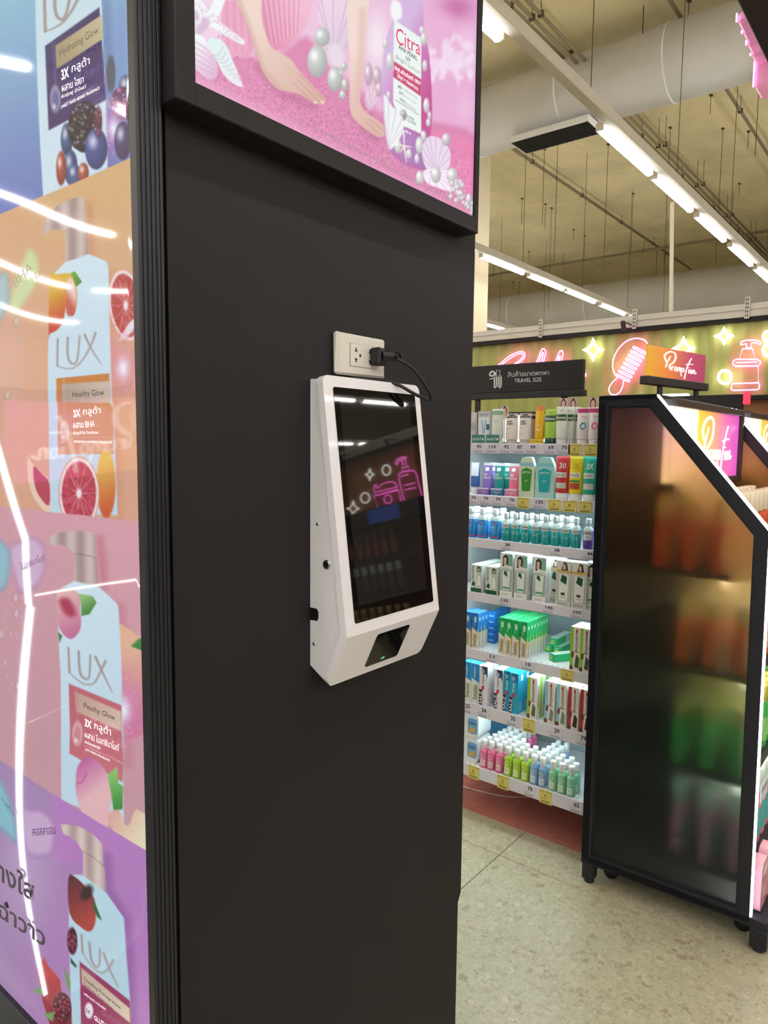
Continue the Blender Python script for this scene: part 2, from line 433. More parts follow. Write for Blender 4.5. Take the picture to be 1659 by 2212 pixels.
def dropper(cv, cx, cy, rx, ry, top, col):
    cv.line([top, (cx, cy-ry*1.2), (cx, cy-ry*.9)], 4.0, col, 0.55, smooth=0)
    cv.ell(cx, cy, rx, ry, (235, 225, 230), soft=2, alpha=0.65); cv.ell(cx, cy+ry*.06, rx*.72, ry*.78, col, soft=3, alpha=0.95)
    cv.ell(cx-rx*.25, cy+ry*.55, rx*.3, ry*.18, (250, 250, 250), soft=2, alpha=0.7)
def burst(cv, cx, cy, r, col, seed):
    rnd = random.Random(seed)
    cv.blob(cx, cy, r*.8, r*1.5, col, 0.85)
    for _ in range(90):
        a = rnd.uniform(0, 6.28); d = r*(0.35+rnd.random()*1.0)
        cv.ell(cx+math.cos(a)*d*.8, cy+math.sin(a)*d*1.7, 1.3, 2.4, tuple(min(255, q+rnd.randint(-30, 55)) for q in col), math.degrees(a), 1.2, 0.7)
    cv.blob(cx, cy, r*.33, r*.6, (235, 240, 255), 0.95)
def citrus(cv, cx, cy, rx, ry, rot=0, n=11, flesh=(186, 66, 84)):
    cv.ell(cx, cy, rx, ry, (214, 150, 120), rot); cv.ell(cx, cy, rx*.95, ry*.96, (236, 220, 226), rot)
    cv.ell(cx, cy, rx*.84, ry*.86, flesh, rot)
    rnd = random.Random(int(cx))
    for k in range(n):
        a = 2*math.pi*k/n; cv.line([(cx, cy), (cx+math.cos(a)*rx*.84, cy+math.sin(a)*ry*.86)], (2.0, 1.0), (228, 176, 188), 0.75, smooth=0)
    for _ in range(130):
        a = rnd.uniform(0, 6.28); d = rnd.uniform(.2, .8); x, y = cx+math.cos(a)*rx*d, cy+math.sin(a)*ry*d
        cv.line([(x, y), (x+math.cos(a)*rx*.12, y+math.sin(a)*ry*.12)], (0.6, 1.8), rnd.choice([(222, 130, 140), (150, 40, 62), (206, 96, 110)]), 0.7, smooth=0)
    cv.ell(cx, cy, rx*.13, ry*.12, (240, 226, 232), soft=2)
def berry(cv, cx, cy, rx, ry, col, n=40, seed=1):
    rnd = random.Random(seed); cv.ell(cx, cy, rx, ry, tuple(q*.6 for q in col))
    for _ in range(n):
        a = rnd.uniform(0, 6.28); d = math.sqrt(rnd.random())*.86
        cv.ball(cx+math.cos(a)*rx*d, cy+math.sin(a)*ry*d, rx*.2, ry*.16, tuple(q*rnd.uniform(.75, 1.25) for q in col), (205, 200, 210))
def capsule(cv, pts, col, edge):
    cv.poly(pts, edge, 5, 0.55, 4); P = np.array(pts); c = P.mean(0)
    cv.poly([tuple(c+(p-c)*.88) for p in P], col, 7, 0.75, 4)
def bubbles(cv, x0, x1, y0, y1, n, col, seed):
    rnd = random.Random(seed)
    for _ in range(n):
        x, y = rnd.uniform(x0, x1), rnd.uniform(y0, y1); r = rnd.choice([3, 4, 6, 9])
        cv.ell(x, y, r*.75, r*1.3, tuple(q*.72 for q in col), 8, 1.5, 0.55); cv.ell(x+.5, y-.5, r*.55, r*1.05, tuple(min(255, q*1.1) for q in col), 8, 2, 0.75)
def paint_lux(cv):
    x, y = cv.x, cv.y
    b1 = 460-0.428*x; b2 = 1092+0.118*x; b3 = 1640+0.617*x
    band = np.where(y < b1, 0, np.where(y < b2, 1, np.where(y < b3, 2, 3)))
    for k, f in enumerate((g2((134, 186, 214), (0, 0), (112, 128, 190), (60, 420)), g2((214, 172, 128), (250, 400), (214, 164, 138), (20, 800)),
                           g2((212, 158, 170), (300, 1200), (196, 150, 160), (10, 1500)), g2((178, 122, 188), (300, 1950), (164, 134, 176), (20, 1900)))):
        i = np.where(band == k)[0]; cv.put(i, np.ones(len(i)), f)
    # blue band
    cv.blob(262, 60, 40, 90, (128, 148, 205), 0.6); cv.line([(226, 0), (236, 360)], 16, (92, 104, 160), 0.5, 10, 0)
    cv.ell(236, 158, 10, 40, (88, 92, 108)); cv.ball(270, 188, 17, 28, (112, 122, 165)); berry(cv, 262, 222, 28, 36, (170, 104, 150), 50, 4)
    burst(cv, 242, 276, 34, (190, 120, 190), 3); berry(cv, 288, 240, 16, 46, (58, 50, 76), 30, 8); cv.ball(263, 303, 19, 42, (104, 92, 140)); cv.ell(292, 318, 8, 16, (190, 84, 70))
    cv.poly([(73, -60), (75, 100), (79, 245), (83, 340), (88, 424), (229, 362), (226, 240), (221, 150), (215, -60)], g2(WHT, (80, 50), (206, 226, 240), (210, 250)))
    cv.line([(222, 150), (229, 362)], 2, (215, 190, 215), 0.8, 1, 0)
    lux_logo(cv, [(93, -30), (95, 66)], [(95, 66), (112, 60), (134, 46), (152, 22), (168, -8), (180, -30)], [(115, -30), (117, 22), (127, 40), (138, 34), (147, 0), (150, -30)], [(160, -60), (186, -5)], 8)
    cv.poly([(94, 98), (212, 14), (225, 214), (100, 280)], g2((58, 46, 104), (100, 100), (72, 50, 112), (210, 210)))
    cv.poly([(116, 97), (216, 31), (219, 82), (118, 148)], g2((164, 148, 116), (116, 100), (196, 182, 150), (216, 60)))
    cv.line([(132, 221), (226, 172)], 0.9, (170, 160, 195), 0.9, 1, 0)
    dropper(cv, 115, 212, 11, 29, (111, 88), (96, 100, 160))
    cv.ball(139, 300, 13, 36, (86, 108, 160)); berry(cv, 178, 272, 36, 56, (62, 52, 74), 70, 2); cv.ball(204, 320, 25, 45, (92, 102, 172)); cv.ball(148, 360, 15, 38, (84, 98, 160))
    cv.ball(127, 362, 11, 37, (196, 96, 84)); cv.ball(156, 378, 14, 26, (98, 112, 170)); cv.ball(176, 372, 12, 22, (200, 104, 92)); berry(cv, 208, 262, 9, 34, (150, 84, 128), 16, 6)
    # orange band repaints what overlaps its edge
    i = np.where((y > b1-0.5) & (y < 520) & (x > 84))[0]; cv.put(i, np.clip((y[i]-b1[i]+.5), 0, 1), g2((214, 174, 130), (250, 400), (212, 168, 128), (20, 700)))
    cv.line([(190, 440), (196, 556)], 14, (200, 134, 108), 0.6, 8, 0); cv.line([(240, 590), (258, 1120)], 18, (206, 138, 118), 0.5, 10, 0)
    cv.blob(18, 770, 40, 110, (216, 168, 158), 0.7)
    citrus(cv, *c2([(1010, 590)])[0], 38, 80, -8, 12, (184, 66, 62)); cv.poly(c2([(955, 865), (1030, 740), (1120, 640), (1120, 700), (1050, 810), (1000, 860)]), (232, 222, 232))
    burst(cv, *c2([(990, 1090)])[0], 38, (214, 130, 150), 11)
    pump(cv, [(88, 492), (98, 463), (122, 440), (160, 425), (178, 426), (182, 482), (186, 487), (190, 551), (138, 566), (137, 498), (118, 494), (104, 497), (92, 506)], [(137, 497), (160, 492), (186, 484)])
    cv.poly(c2([(383, 400), (400, 350), (450, 305), (510, 240), (600, 215), (700, 178), (790, 215), (850, 240), (866, 300), (880, 700), (890, 1000), (900, 1340), (914, 1410), (925, 1800), (937, 2260), (416, 2240), (405, 1700), (400, 1440), (392, 1300), (386, 1000)]), g2((206, 228, 240), (110, 600), (192, 214, 232), (240, 900)))
    cv.poly(c2([(385, 350), (440, 340), (520, 330), (570, 345), (600, 420), (612, 520), (600, 640), (575, 675), (530, 650), (525, 600), (500, 720), (460, 780), (400, 812), (386, 815)]), g2((216, 176, 60), (104, 630), (196, 64, 44), (138, 690)), smooth=3)
    cv.poly(c2([(530, 400), (565, 370), (598, 450), (605, 560), (580, 660), (530, 650)]), g2((232, 200, 190), (160, 640), (196, 92, 84), (146, 650)), smooth=3)
    cv.poly(c2([(555, 330), (590, 315), (650, 400), (605, 442), (580, 380)]), g2((120, 176, 70), (150, 590), (70, 130, 50), (172, 610)))
    lux_logo(cv, c2([(462, 858), (463, 1072)]), c2([(463, 1072), (530, 1092), (600, 1085), (672, 1015), (735, 900), (768, 808)]), c2([(543, 848), (546, 990), (578, 1050), (622, 1025), (640, 832)]), c2([(680, 825), (738, 940), (812, 1052)]))
    cv.poly(c2([(457, 1170), (880, 1130), (890, 1372), (912, 1410), (912, 1772), (476, 1775), (472, 1400), (460, 1340)]), g2((196, 120, 48), (160, 820), (206, 146, 120), (160, 900)))
    cv.poly(c2([(500, 1215), (880, 1192), (890, 1366), (500, 1362)]), g2((176, 154, 138), (140, 830), (206, 184, 170), (240, 860)))
    cv.line(c2([(585, 1642), (912, 1642)]), 0.9, (240, 225, 215), 0.9, 1, 0)
    dropper(cv, 143, 932, 10, 22, (140, 818), (206, 160, 148))
    cv.poly(c2([(235, 1800), (270, 1840), (340, 1920), (410, 1985), (412, 2240), (340, 2190), (270, 2080), (240, 1950)]), (230, 200, 180), smooth=3)
    cv.poly(c2([(285, 1870), (350, 1930), (408, 2000), (408, 2180), (340, 2120), (295, 2020)]), (184, 74, 92), smooth=3)
    cv.ell(*c2([(850, 2010)])[0], 20, 74, g2((222, 186, 92), (215, 1000), (200, 90, 50), (250, 1100)))
    citrus(cv, *c2([(640, 2085)])[0], 43, 80)
    capsule(cv, c2([(60, 560), (150, 270), (210, 125), (270, 165), (300, 260), (270, 430), (180, 570), (90, 670)]), (208, 226, 176), (186, 206, 140)); capsule(cv, [(-40, 640), (4, 585), (16, 610), (12, 668), (-30, 720)], (170, 205, 215), (110, 160, 175))
    bubbles(cv, 2, 42, 680, 880, 12, (205, 185, 165), 5)
    # pink band
    i = np.where((y > b2-0.5) & (y < 1190) & (x > 60))[0]; cv.put(i, np.clip(y[i]-b2[i]+.5, 0, 1), g2((214, 160, 172), (300, 1200), (198, 150, 162), (10, 1500)))
    cv.line(c3([(800, 420), (830, 800)]), 14, (186, 96, 118), 0.55, 9, 0); cv.line(c3([(960, 960), (1030, 2212)]), 16, (190, 108, 128), 0.5, 10, 0)
    cv.poly(c3([(930, 1160), (1030, 1150), (1100, 1200), (1200, 1220), (1200, 1900), (1130, 1980), (985, 1940)]), g2((224, 178, 150), (300, 1400), (204, 120, 150), (285, 1560)), smooth=3)
    burst(cv, *c3([(985, 1785)])[0], 42, (206, 128, 176), 21)
    cv.poly(c3([(1035, 1275), (1100, 1213), (1180, 1220), (1190, 1400), (1120, 1310), (1060, 1285)]), g2((80, 150, 70), (290, 1380), (40, 100, 50), (320, 1420)))
    pump(cv, c3([(400, 402), (480, 372), (620, 355), (740, 368), (765, 390), (766, 570), (776, 580), (784, 802), (596, 762), (600, 540), (560, 492), (500, 465), (420, 472)]), c3([(600, 540), (690, 548), (770, 575)]))
    cv.poly(c3([(597, 755), (785, 800), (860, 870), (930, 940), (941, 985), (965, 1400), (976, 1750), (988, 2040)])+c4([(972, 190), (980, 640), (495, 462), (487, 0)])+c3([(497, 1950), (490, 1500), (475, 1250), (465, 860), (495, 812)]), g2((206, 226, 238), (140, 1280), (190, 214, 230), (250, 1600)))
    cv.poly(c3([(490, 822), (600, 826), (648, 905), (640, 990), (650, 1060), (640, 1150), (580, 1215), (520, 1190), (472, 1100), (466, 900)]), g2((224, 176, 176), (135, 1290), (190, 110, 150), (170, 1375)), smooth=3)
    cv.poly(c3([(480, 910), (540, 890), (590, 950), (610, 1020), (570, 1040), (520, 1010)]), (172, 62, 88), 6, smooth=3)
    cv.poly(c3([(630, 855), (740, 875), (770, 930), (715, 1020), (650, 1035), (650, 930)]), g2((150, 190, 120), (180, 1290), (70, 130, 60), (200, 1320))); cv.poly(c3([(470, 1160), (505, 1190), (480, 1250)]), (70, 130, 70))
    lux_logo(cv, c3([(550, 1287), (560, 1482)]), c3([(560, 1482), (620, 1540), (690, 1578), (755, 1565), (800, 1480), (842, 1392)]), c3([(630, 1315), (642, 1480), (680, 1532), (714, 1515), (722, 1345)]), c3([(762, 1360), (822, 1490), (893, 1637)]))
    cv.poly(c3([(553, 1570), (970, 1745), (975, 1950), (992, 2200)])+c4([(968, 320), (640, 145), (553, 96)])+c3([(568, 1950)]), g2((190, 100, 112), (160, 1500), (196, 112, 124), (260, 1660)))
    cv.poly(c3([(600, 1632), (968, 1796), (970, 1950), (612, 1792)]), g2((190, 156, 142), (165, 1500), (214, 186, 172), (262, 1560)))
    cv.line(c3([(680, 2060), (985, 2205)]), 0.9, (236, 205, 210), 0.9, 1, 0)
    dropper(cv, 170, 1584, 11, 26, (166, 1484), (200, 130, 140))
    cv.poly(c4([(605, 300), (622, 190), (690, 125), (780, 160), (850, 260), (888, 400), (868, 540), (850, 690), (760, 640), (660, 560), (612, 420)]), g2((226, 180, 186), (225, 1700), (188, 98, 160), (180, 1640)), smooth=3)
    cv.line(c4([(690, 250), (660, 310), (620, 330)]), 3, (160, 80, 130), 0.7)
    cv.poly(c4([(850, 265), (925, 198), (935, 330), (972, 350), (970, 530), (900, 545), (882, 420)]), g2((140, 196, 110), (240, 1670), (66, 140, 66), (265, 1740)))
    cv.poly(c4([(850, 570), (940, 535), (985, 650), (1030, 640), (1070, 530), (1180, 620), (1192, 780), (1160, 890), (920, 730)]), g2((226, 214, 184), (310, 1800), (220, 170, 160), (245, 1760)), smooth=2)
    capsule(cv, c3([(85, 490), (190, 430), (290, 398), (365, 470), (380, 600), (330, 780), (180, 858), (120, 700)]), (214, 190, 216), (170, 120, 180)); capsule(cv, c3([(-60, 380), (0, 400), (90, 500), (100, 640), (55, 820), (-60, 800)]), (150, 200, 214), (86, 150, 176))
    bubbles(cv, 4, 52, 1290, 1500, 16, (206, 172, 186), 9)
    # purple band
    i = np.where((y > b3-0.5) & (x > 120) & (y < 1860))[0]; cv.put(i, np.clip(y[i]-b3[i]+.5, 0, 1), (180, 124, 190))
    cv.blob(60, 1880, 60, 120, (196, 172, 204), 0.55)
    cv.line(c4([(850, 900), (860, 1150), (1000, 1400), (1030, 2212)]), 16, (120, 76, 140), 0.5, 10, 0)
    pump(cv, c4([(490, 645), (560, 648), (640, 665), (740, 720), (815, 800), (822, 975), (832, 985), (838, 1185), (665, 1055), (665, 860), (620, 790), (570, 745), (510, 717)]), c4([(665, 858), (740, 900), (828, 978)]), (214, 196, 190), (176, 152, 150))
    cv.poly(c4([(550, 1045), (600, 1038), (660, 1040), (840, 1180), (975, 1380), (990, 1700), (1010, 2000), (1022, 2400), (546, 2400)]), g2((186, 216, 230), (160, 1900), (176, 206, 222), (270, 2200)))
    cv.poly(c4([(550, 1060), (600, 1055), (680, 1130), (750, 1230), (757, 1400), (715, 1485), (640, 1450), (555, 1340)]), g2((96, 46, 54), (152, 1900), (176, 70, 62), (205, 1990)), smooth=3)
    cv.poly(c4([(740, 1220), (805, 1400), (770, 1370), (742, 1300)]), (50, 96, 60)); cv.ell(*c4([(690, 1180)])[0], 12, 18, (60, 44, 44), 30, 4)
    berry(cv, *c4([(572, 1560)])[0], 11, 30, (130, 44, 70), 26, 7); cv.poly(c4([(555, 1690), (605, 1760), (590, 1770), (555, 1730)]), (44, 84, 70))
    lux_logo(cv, c4([(645, 1510), (650, 1652)]), c4([(650, 1655), (725, 1768), (800, 1812), (850, 1775), (885, 1712)]), c4([(705, 1572), (716, 1700), (748, 1762), (778, 1742), (785, 1622)]), c4([(815, 1660), (860, 1790), (922, 1928)]))
    cv.poly(c4([(625, 1720), (1008, 2030), (1025, 2300), (1025, 2400), (625, 2400)]), (150, 52, 96)); cv.poly(c4([(635, 1768), (1008, 2094), (1012, 2210), (640, 1900)]), g2((190, 168, 150), (176, 2100), (216, 198, 180), (278, 2200)))
    cv.ell(*c4([(690, 2110)])[0], 9, 17, (232, 225, 232))
    cv.poly(c4([(285, 1775), (350, 1690), (380, 1760), (420, 1800), (470, 1870), (478, 1990), (520, 2000), (552, 2100), (552, 2300), (400, 2300), (330, 2050)]), g2((196, 80, 78), (110, 2100), (120, 36, 56), (150, 2212)))
    berry(cv, *c4([(480, 2090)])[0], 20, 34, (140, 44, 66), 40, 12)
    cv.poly(c4([(245, 1960), (320, 1920), (330, 1990)]), (120, 160, 100)); cv.poly(c4([(500, 1760), (550, 1880), (545, 1990), (515, 1880)]), (110, 150, 90)); cv.poly(c4([(330, 2140), (420, 2120), (400, 2200)]), (110, 160, 90))
    capsule(cv, c4([(178, 532), (250, 522), (335, 526), (425, 600), (455, 720), (430, 860), (390, 900), (262, 905), (195, 800)]), (208, 184, 214), (160, 110, 176)); capsule(cv, c4([(-80, 240), (0, 280), (100, 500), (150, 770), (80, 745), (-80, 560)]), (140, 200, 210), (90, 150, 170))
    i = np.arange(len(x)); cv.speckle(i, 0.012, 2.0, 4)
    cv.c = np.clip(cv.c, 0, 255)
M_LUX = print_mat('lux_backlit_print', 0.04, 0.92)
def wavy(m):
    # slow waves in the acrylic cover: height = tilt(z) * (y - 1.2)
    nt = m.node_tree; N = nt.nodes.new; L = nt.links.new; b = nt.nodes['Principled BSDF']
    tc = N('ShaderNodeTexCoord'); sp = N('ShaderNodeSeparateXYZ'); L(tc.outputs['Object'], sp.inputs[0])
    def M(op, a, b_=None):
        n = N('ShaderNodeMath'); n.operation = op
        for i, v in enumerate((a, b_)):
            if v is None: continue
            if isinstance(v, (int, float)): n.inputs[i].default_value = v
            else: L(v, n.inputs[i])
        return n.outputs[0]
    ph = N('ShaderNodeMapRange'); ph.inputs[1].default_value = 1.24; ph.inputs[2].default_value = 0.52; ph.inputs[3].default_value = 0.0; ph.inputs[4].default_value = math.pi; L(sp.outputs[2], ph.inputs[0])
    h = M('MULTIPLY', M('MULTIPLY', M('SINE', ph.outputs[0]), WAVE), M('SUBTRACT', sp.outputs[1], 1.2))
    bp = N('ShaderNodeBump'); bp.inputs['Strength'].default_value = 1.0; bp.inputs['Distance'].default_value = 1.0; L(h, bp.inputs['Height']); L(bp.outputs[0], b.inputs['Normal'])
WAVE = 0.05
wavy(M_LUX)
def lux_bulge(u, v):
    # the acrylic sheet bows out a few millimetres and is a little wavy
    z = np.zeros_like(u)
    k = 0.0035*np.sin((v-0.62)*3.1)*np.sin(np.clip((u-LUX_Y0)/0.35, 0, 1)*math.pi/2)+0.0016*np.sin(v*9.5+u*6)
    return np.stack([-np.abs(k)*0-k*np.clip((u-LUX_Y0)/0.02, 0, 1), z, z], -1)
us = np.concatenate([np.arange(LUX_Y0, 1.31, 0.0026), np.arange(1.32, LUX_Y1+.001, 0.02)])
vs = np.concatenate([np.arange(LUX_Z0, 2.2, 0.0016), np.arange(2.22, LUX_Z1+.001, 0.02)])
s_lux = sheet('poster_sheet', lambda u, v: (np.full_like(u, LX), u, v), us, vs, paint_lux, (120, 150, 200), M_LUX, None, lux_bulge)
in_root(lux, s_lux)
INK = {k: glow('ink_'+k, c, 1.0) for k, c in dict(dark=(52, 44, 48), white=(238, 236, 240), violet=(80, 40, 84), teal=(50, 84, 92), grey=(120, 116, 104)).items()}
def lux_text(body, ink, TL, TR, BR, BL, bold=0.0):
    f = quad_map(TL, TR, BR, BL, lambda x, y: px3(x, y, 0.0062)); in_root(lux, MB().text(body, f, 0, 0, 1, 1, INK[ink], bold).build('lettering', kind='stuff'))
lux_text('Hydrating Glow', 'dark', (128, 106), (212, 54), (213, 76), (131, 128))
lux_text('3X', 'white', (132, 151), (148, 143), (149, 166), (133, 174), .03); lux_text('กลูต้า', 'white', (154, 137), (193, 118), (194, 144), (155, 163))
lux_text('ผสาน ไฮยา', 'white', (133, 180), (180, 160), (181, 178), (134, 199)); lux_text('ผิวชุ่มฟู ฉ่ำโกลว์', 'white', (133, 204), (186, 181), (186, 192), (133, 215))
lux_text('SWEET MIXED BERRIES FRAGRANCE', 'white', (132, 228), (215, 186), (215, 193), (132, 235))
lux_text('BHA', 'grey', *c2([(100, 385), (235, 235), (262, 300), (125, 455)]))
lux_text('Healthy Glow', 'dark', *c2([(575, 1275), (828, 1252), (830, 1322), (578, 1335)]), .008)
lux_text('3X', 'white', *c2([(583, 1422), (638, 1412), (640, 1474), (585, 1482)]), .03); lux_text('กลูต้า', 'white', *c2([(660, 1402), (800, 1385), (800, 1465), (660, 1478)]))
lux_text('ผสาน BHA', 'white', *c2([(582, 1516), (752, 1506), (753, 1556), (584, 1568)])); lux_text('ผิวดูฉ่ำใส โกลว์สวย', 'white', *c2([(586, 1590), (780, 1585), (780, 1618), (586, 1622)])); lux_text('REFRESHING GRAPEFRUIT FRAGRANCE', 'white', *c2([(590, 1664), (890, 1670), (890, 1688), (590, 1682)]))
lux_text('ไนอาซินาไมด์', 'violet', *c3([(158, 615), (352, 530), (358, 590), (165, 675)]))
lux_text('Peachy Glow', 'dark', *c3([(668, 1722), (916, 1825), (916, 1880), (668, 1778)]), .008)
lux_text('3X', 'white', *c3([(674, 1850), (728, 1872), (728, 1935), (675, 1912)]), .03); lux_text('กลูต้า', 'white', *c3([(750, 1868), (884, 1920), (882, 2008), (750, 1950)]))
lux_text('ผสาน ไนอาซินาไมด์', 'white', *c3([(675, 1945), (948, 2050), (946, 2112), (675, 2000)])); lux_text('ผิวใสเปล่งปลั่ง', 'white', *c3([(676, 2020), (800, 2075), (800, 2100), (676, 2045)])); lux_text('JUICY PEACH FRAGRANCE', 'white', *c3([(678, 2085), (875, 2178), (875, 2200), (678, 2108)]))
lux_text('คอลลาเจน', 'violet', *c4([(252, 688), (432, 672), (434, 730), (254, 745)]), .01); lux_text('กลูต้า', 'teal', *c4([(10, 420), (105, 540), (105, 605), (15, 490)]))
lux_text('กระจ่างใส', 'dark', *c4([(-330, 690), (268, 1085), (268, 1265), (-330, 890)]), .02); lux_text('เปล่งปลั่ง ฉ่ำวาว', 'dark', *c4([(-640, 800), (352, 1455), (352, 1615), (-640, 960)]), .02)
lux_text('Dazzling Pomegranate', 'dark', *c4([(655, 1838), (940, 2072), (942, 2108), (655, 1876)]), .01); lux_text('Delicate Fragrance', 'dark', *c4([(655, 1882), (875, 2075), (875, 2108), (655, 1915)]))
lux_text('WITH GLUTA COLLAGEN', 'white', *c4([(655, 1965), (825, 2090), (825, 2108), (655, 1983)])); lux_text('3X', 'violet', *c4([(668, 2085), (706, 2110), (706, 2140), (668, 2118)]), .02); lux_text('GLUTACOLLAGEN', 'white', *c4([(735, 2140), (990, 2330), (990, 2365), (735, 2178)]), .01)
fr = MB()
fr.box((0.5055, 0.789, 0.42), (0.5405, 0.8058, 3.0), M_BLACK, 0.002)
for q, xq in enumerate((0.5105, 0.517, 0.5235, 0.530, 0.5355)):
    fr.box((xq, 0.7872, 0.42), (xq+0.0042, 0.7892, 3.0), M_BLACK, 0.0006)
in_root(lux, fr.build('corner_frame'))
in_root(lux, MB().box((0.507, LUX_Y0, 0.43), (0.545, LUX_Y1, LUX_Z0+0.002), M_BLACK, 0.002).build('bottom_frame'))
in_root(lux, MB().box((0.507, LUX_Y0, LUX_Z1-.002), (0.545, LUX_Y1, LUX_Z1+0.05), M_BLACK, 0.002).build('top_frame'))
in_root(lux, MB().box((0.507, LUX_Y1-.002, 0.43), (0.545, 1.55, LUX_Z1+0.05), M_BLACK, 0.002).build('side_frame'))
in_root(lux, MB().box((0.5235, LUX_Y0, LUX_Z0), (0.545, LUX_Y1, LUX_Z1), M_BLACK2).build('back_box'))

# ---- lotion light box on the dark face
CY = 0.768                                  # plane of its print
cl = at(1, CY-.006, 380, 201); cr_ = at(1, CY-.006, 1033, 511); ci = at(1, CY, 416, 172); cj = at(1, CY, 1021, 477)
CX0, CX1, CZ0, CZ1 = ci[0], cj[0], 0.5*(ci[2]+cj[2]), 3.0
FX0, FX1, FZ0 = cl[0], cr_[0], 0.5*(cl[2]+cr_[2])
citra = thing('light_box', 'backlit pink beach poster box with a lotion bottle above the kiosk', 'light box', (0.9, PY, FZ0))
cc = crop(380, 0, 2.44)
def shell_fan(cv, pts, tip, col, rib, n=9):
    cv.poly(pts, col, smooth=3); P = np.array(smooth_path(pts, 3, True)); c = np.array(tip)
    far = sorted(P.tolist(), key=lambda p: -np.hypot(p[0]-c[0], p[1]-c[1]))[:max(n*2, 8)]
    far.sort(key=lambda p: math.atan2(p[1]-c[1], p[0]-c[0]))
    for k in range(n):
        q = far[int(k*(len(far)-1)/(n-1))]; cv.line([tip, q], (0.8, 2.2), rib, 0.6, 1, 0)
def paint_citra(cv):
    x, y = cv.x, cv.y; rnd = random.Random(5)
    i = np.arange(len(x)); cv.put(i, np.ones(len(i)), g2((236, 206, 228), (420, 0), (222, 152, 200), (1030, 330)))
    for cx, cy, rx, ry, c, a in ((1480, 40, 90, 70, (186, 80, 150), .8), (1400, 120, 70, 60, (232, 170, 214), .8), (1540, 200, 60, 70, (236, 190, 226), .7), (1500, 330, 90, 60, (240, 214, 236), .8), (1420, 560, 80, 70, (226, 160, 206), .6), (1530, 560, 60, 90, (232, 186, 222), .6), (1060, 220, 70, 160, (240, 232, 240), .9), (640, 60, 60, 60, (236, 180, 205), .6)):
        p = cc([(cx, cy)])[0]; cv.blob(p[0], p[1], rx/2.44, ry/2.44, c, a)
    for k in range(60):
        p = cc([(rnd.uniform(1330, 1560), rnd.uniform(200, 420))])[0]
        if rnd.random() < .8: cv.ell(p[0], p[1], rnd.uniform(4, 9), rnd.uniform(5, 13), (238, 214, 238), rnd.uniform(-40, 40), 3, .7)
    sand = g2((214, 124, 170), (500, 150), (206, 110, 162), (900, 380))
    cv.poly(cc([(60, 310), (250, 280), (420, 300), (560, 270), (690, 190), (780, 320), (900, 420), (1000, 500), (1090, 600), (1330, 640), (1600, 740), (1600, 1200), (60, 440)]), sand, 8, smooth=3)
    cv.poly(cc([(1340, 680), (1450, 690), (1600, 760), (1600, 1140), (1340, 900)]), (222, 112, 168), 10)
    j = np.where((y-170 > 0.43*(x-415)-60))[0]; cv.speckle(j, 0.10, 2.3, 3)
    for k in range(900):
        u_ = rnd.random(); p = (420+600*u_+rnd.gauss(0, 10), 150+307*u_-rnd.uniform(0, 120)); cv.ell(p[0], p[1], 1.6, 1.6, rnd.choice([(160, 66, 122), (176, 82, 134), (236, 170, 200)]), 0, 1.5, .55)
    # dress
    cv.poly(cc([(235, 0), (240, 200), (300, 290), (400, 300), (430, 180), (380, 0)]), (226, 150, 186), 3); cv.poly(cc([(400, -40), (730, -40), (690, 130), (640, 200), (590, 262), (510, 265), (450, 150)]), g2((214, 118, 160), (560, 90), (236, 176, 202), (660, 30)), 3)
    for k in range(16):
        a = k/15; cv.line(cc([(455+40*a+170*a, -10), (500+150*a, 250-90*a)]), 1.6, (244, 200, 220) if k % 2 else (196, 96, 140), 0.55, 1.5, 0)
    for k in range(8): cv.line(cc([(245+20*k, 0), (260+18*k, 270)]), 1.4, (200, 116, 160) if k % 2 else (240, 190, 214), 0.5, 1.5, 0)
    # left: starfish and shells
    W1, W2 = (236, 240, 244), (206, 178, 206)
    cv.line(cc([(100, 20), (200, 120), (350, 222)]), (30, 12), W1, soft=2); cv.line(cc([(240, -20), (185, 110)]), (22, 26), W1, soft=2); cv.line(cc([(150, 120), (100, 210)]), (24, 8), W2, soft=3)
    for k in range(150):
        t = rnd.random(); p = cc([(100+250*t+rnd.gauss(0, 14), 20+200*t+rnd.gauss(0, 16))])[0]; cv.ell(p[0], p[1], 1.2, 1.2, (204, 150, 190), 0, 1, .6)
    cv.ell(*cc([(105, 80)])[0], 11, 20, W1, -20); cv.ell(*cc([(105, 82)])[0], 7, 13, W2, -20, 3)
    cv.poly(cc([(60, 190), (130, 185), (170, 230), (210, 310), (215, 400), (170, 420), (110, 370), (60, 330)]), g2(W1, (425, 90), (214, 170, 206), (465, 170)), smooth=3)
    for k in range(5): cv.line(cc([(80, 210+30*k), (150, 250+30*k), (205, 310+20*k)]), 2.2, (196, 120, 172), .6, 2)
    cv.poly(cc([(170, 205), (235, 212), (275, 260), (300, 320), (330, 390), (352, 457), (300, 440), (250, 390), (215, 320), (185, 270)]), g2((214, 236, 234), (460, 100), (232, 226, 238), (520, 180)), smooth=3)
    for k in range(7): cv.line(cc([(196+18*k, 300+20*k-10), (225+17*k, 290+20*k), (248+15*k, 244+30*k)]), 1.6, (160, 150, 170), .6, 1.5)
    # fan shell and pearls
    shell_fan(cv, cc([(748, 70), (790, -20), (908, -20), (906, 240), (860, 305), (790, 250)]), cc([(830, 300)])[0], g2((232, 206, 226), (700, 20), (214, 190, 216), (740, 110)), (176, 140, 176), 11)
    cv.poly(cc([(800, 240), (870, 240), (890, 340), (820, 350)]), (226, 210, 226), 5, smooth=2)
    PRL = (214, 222, 220)
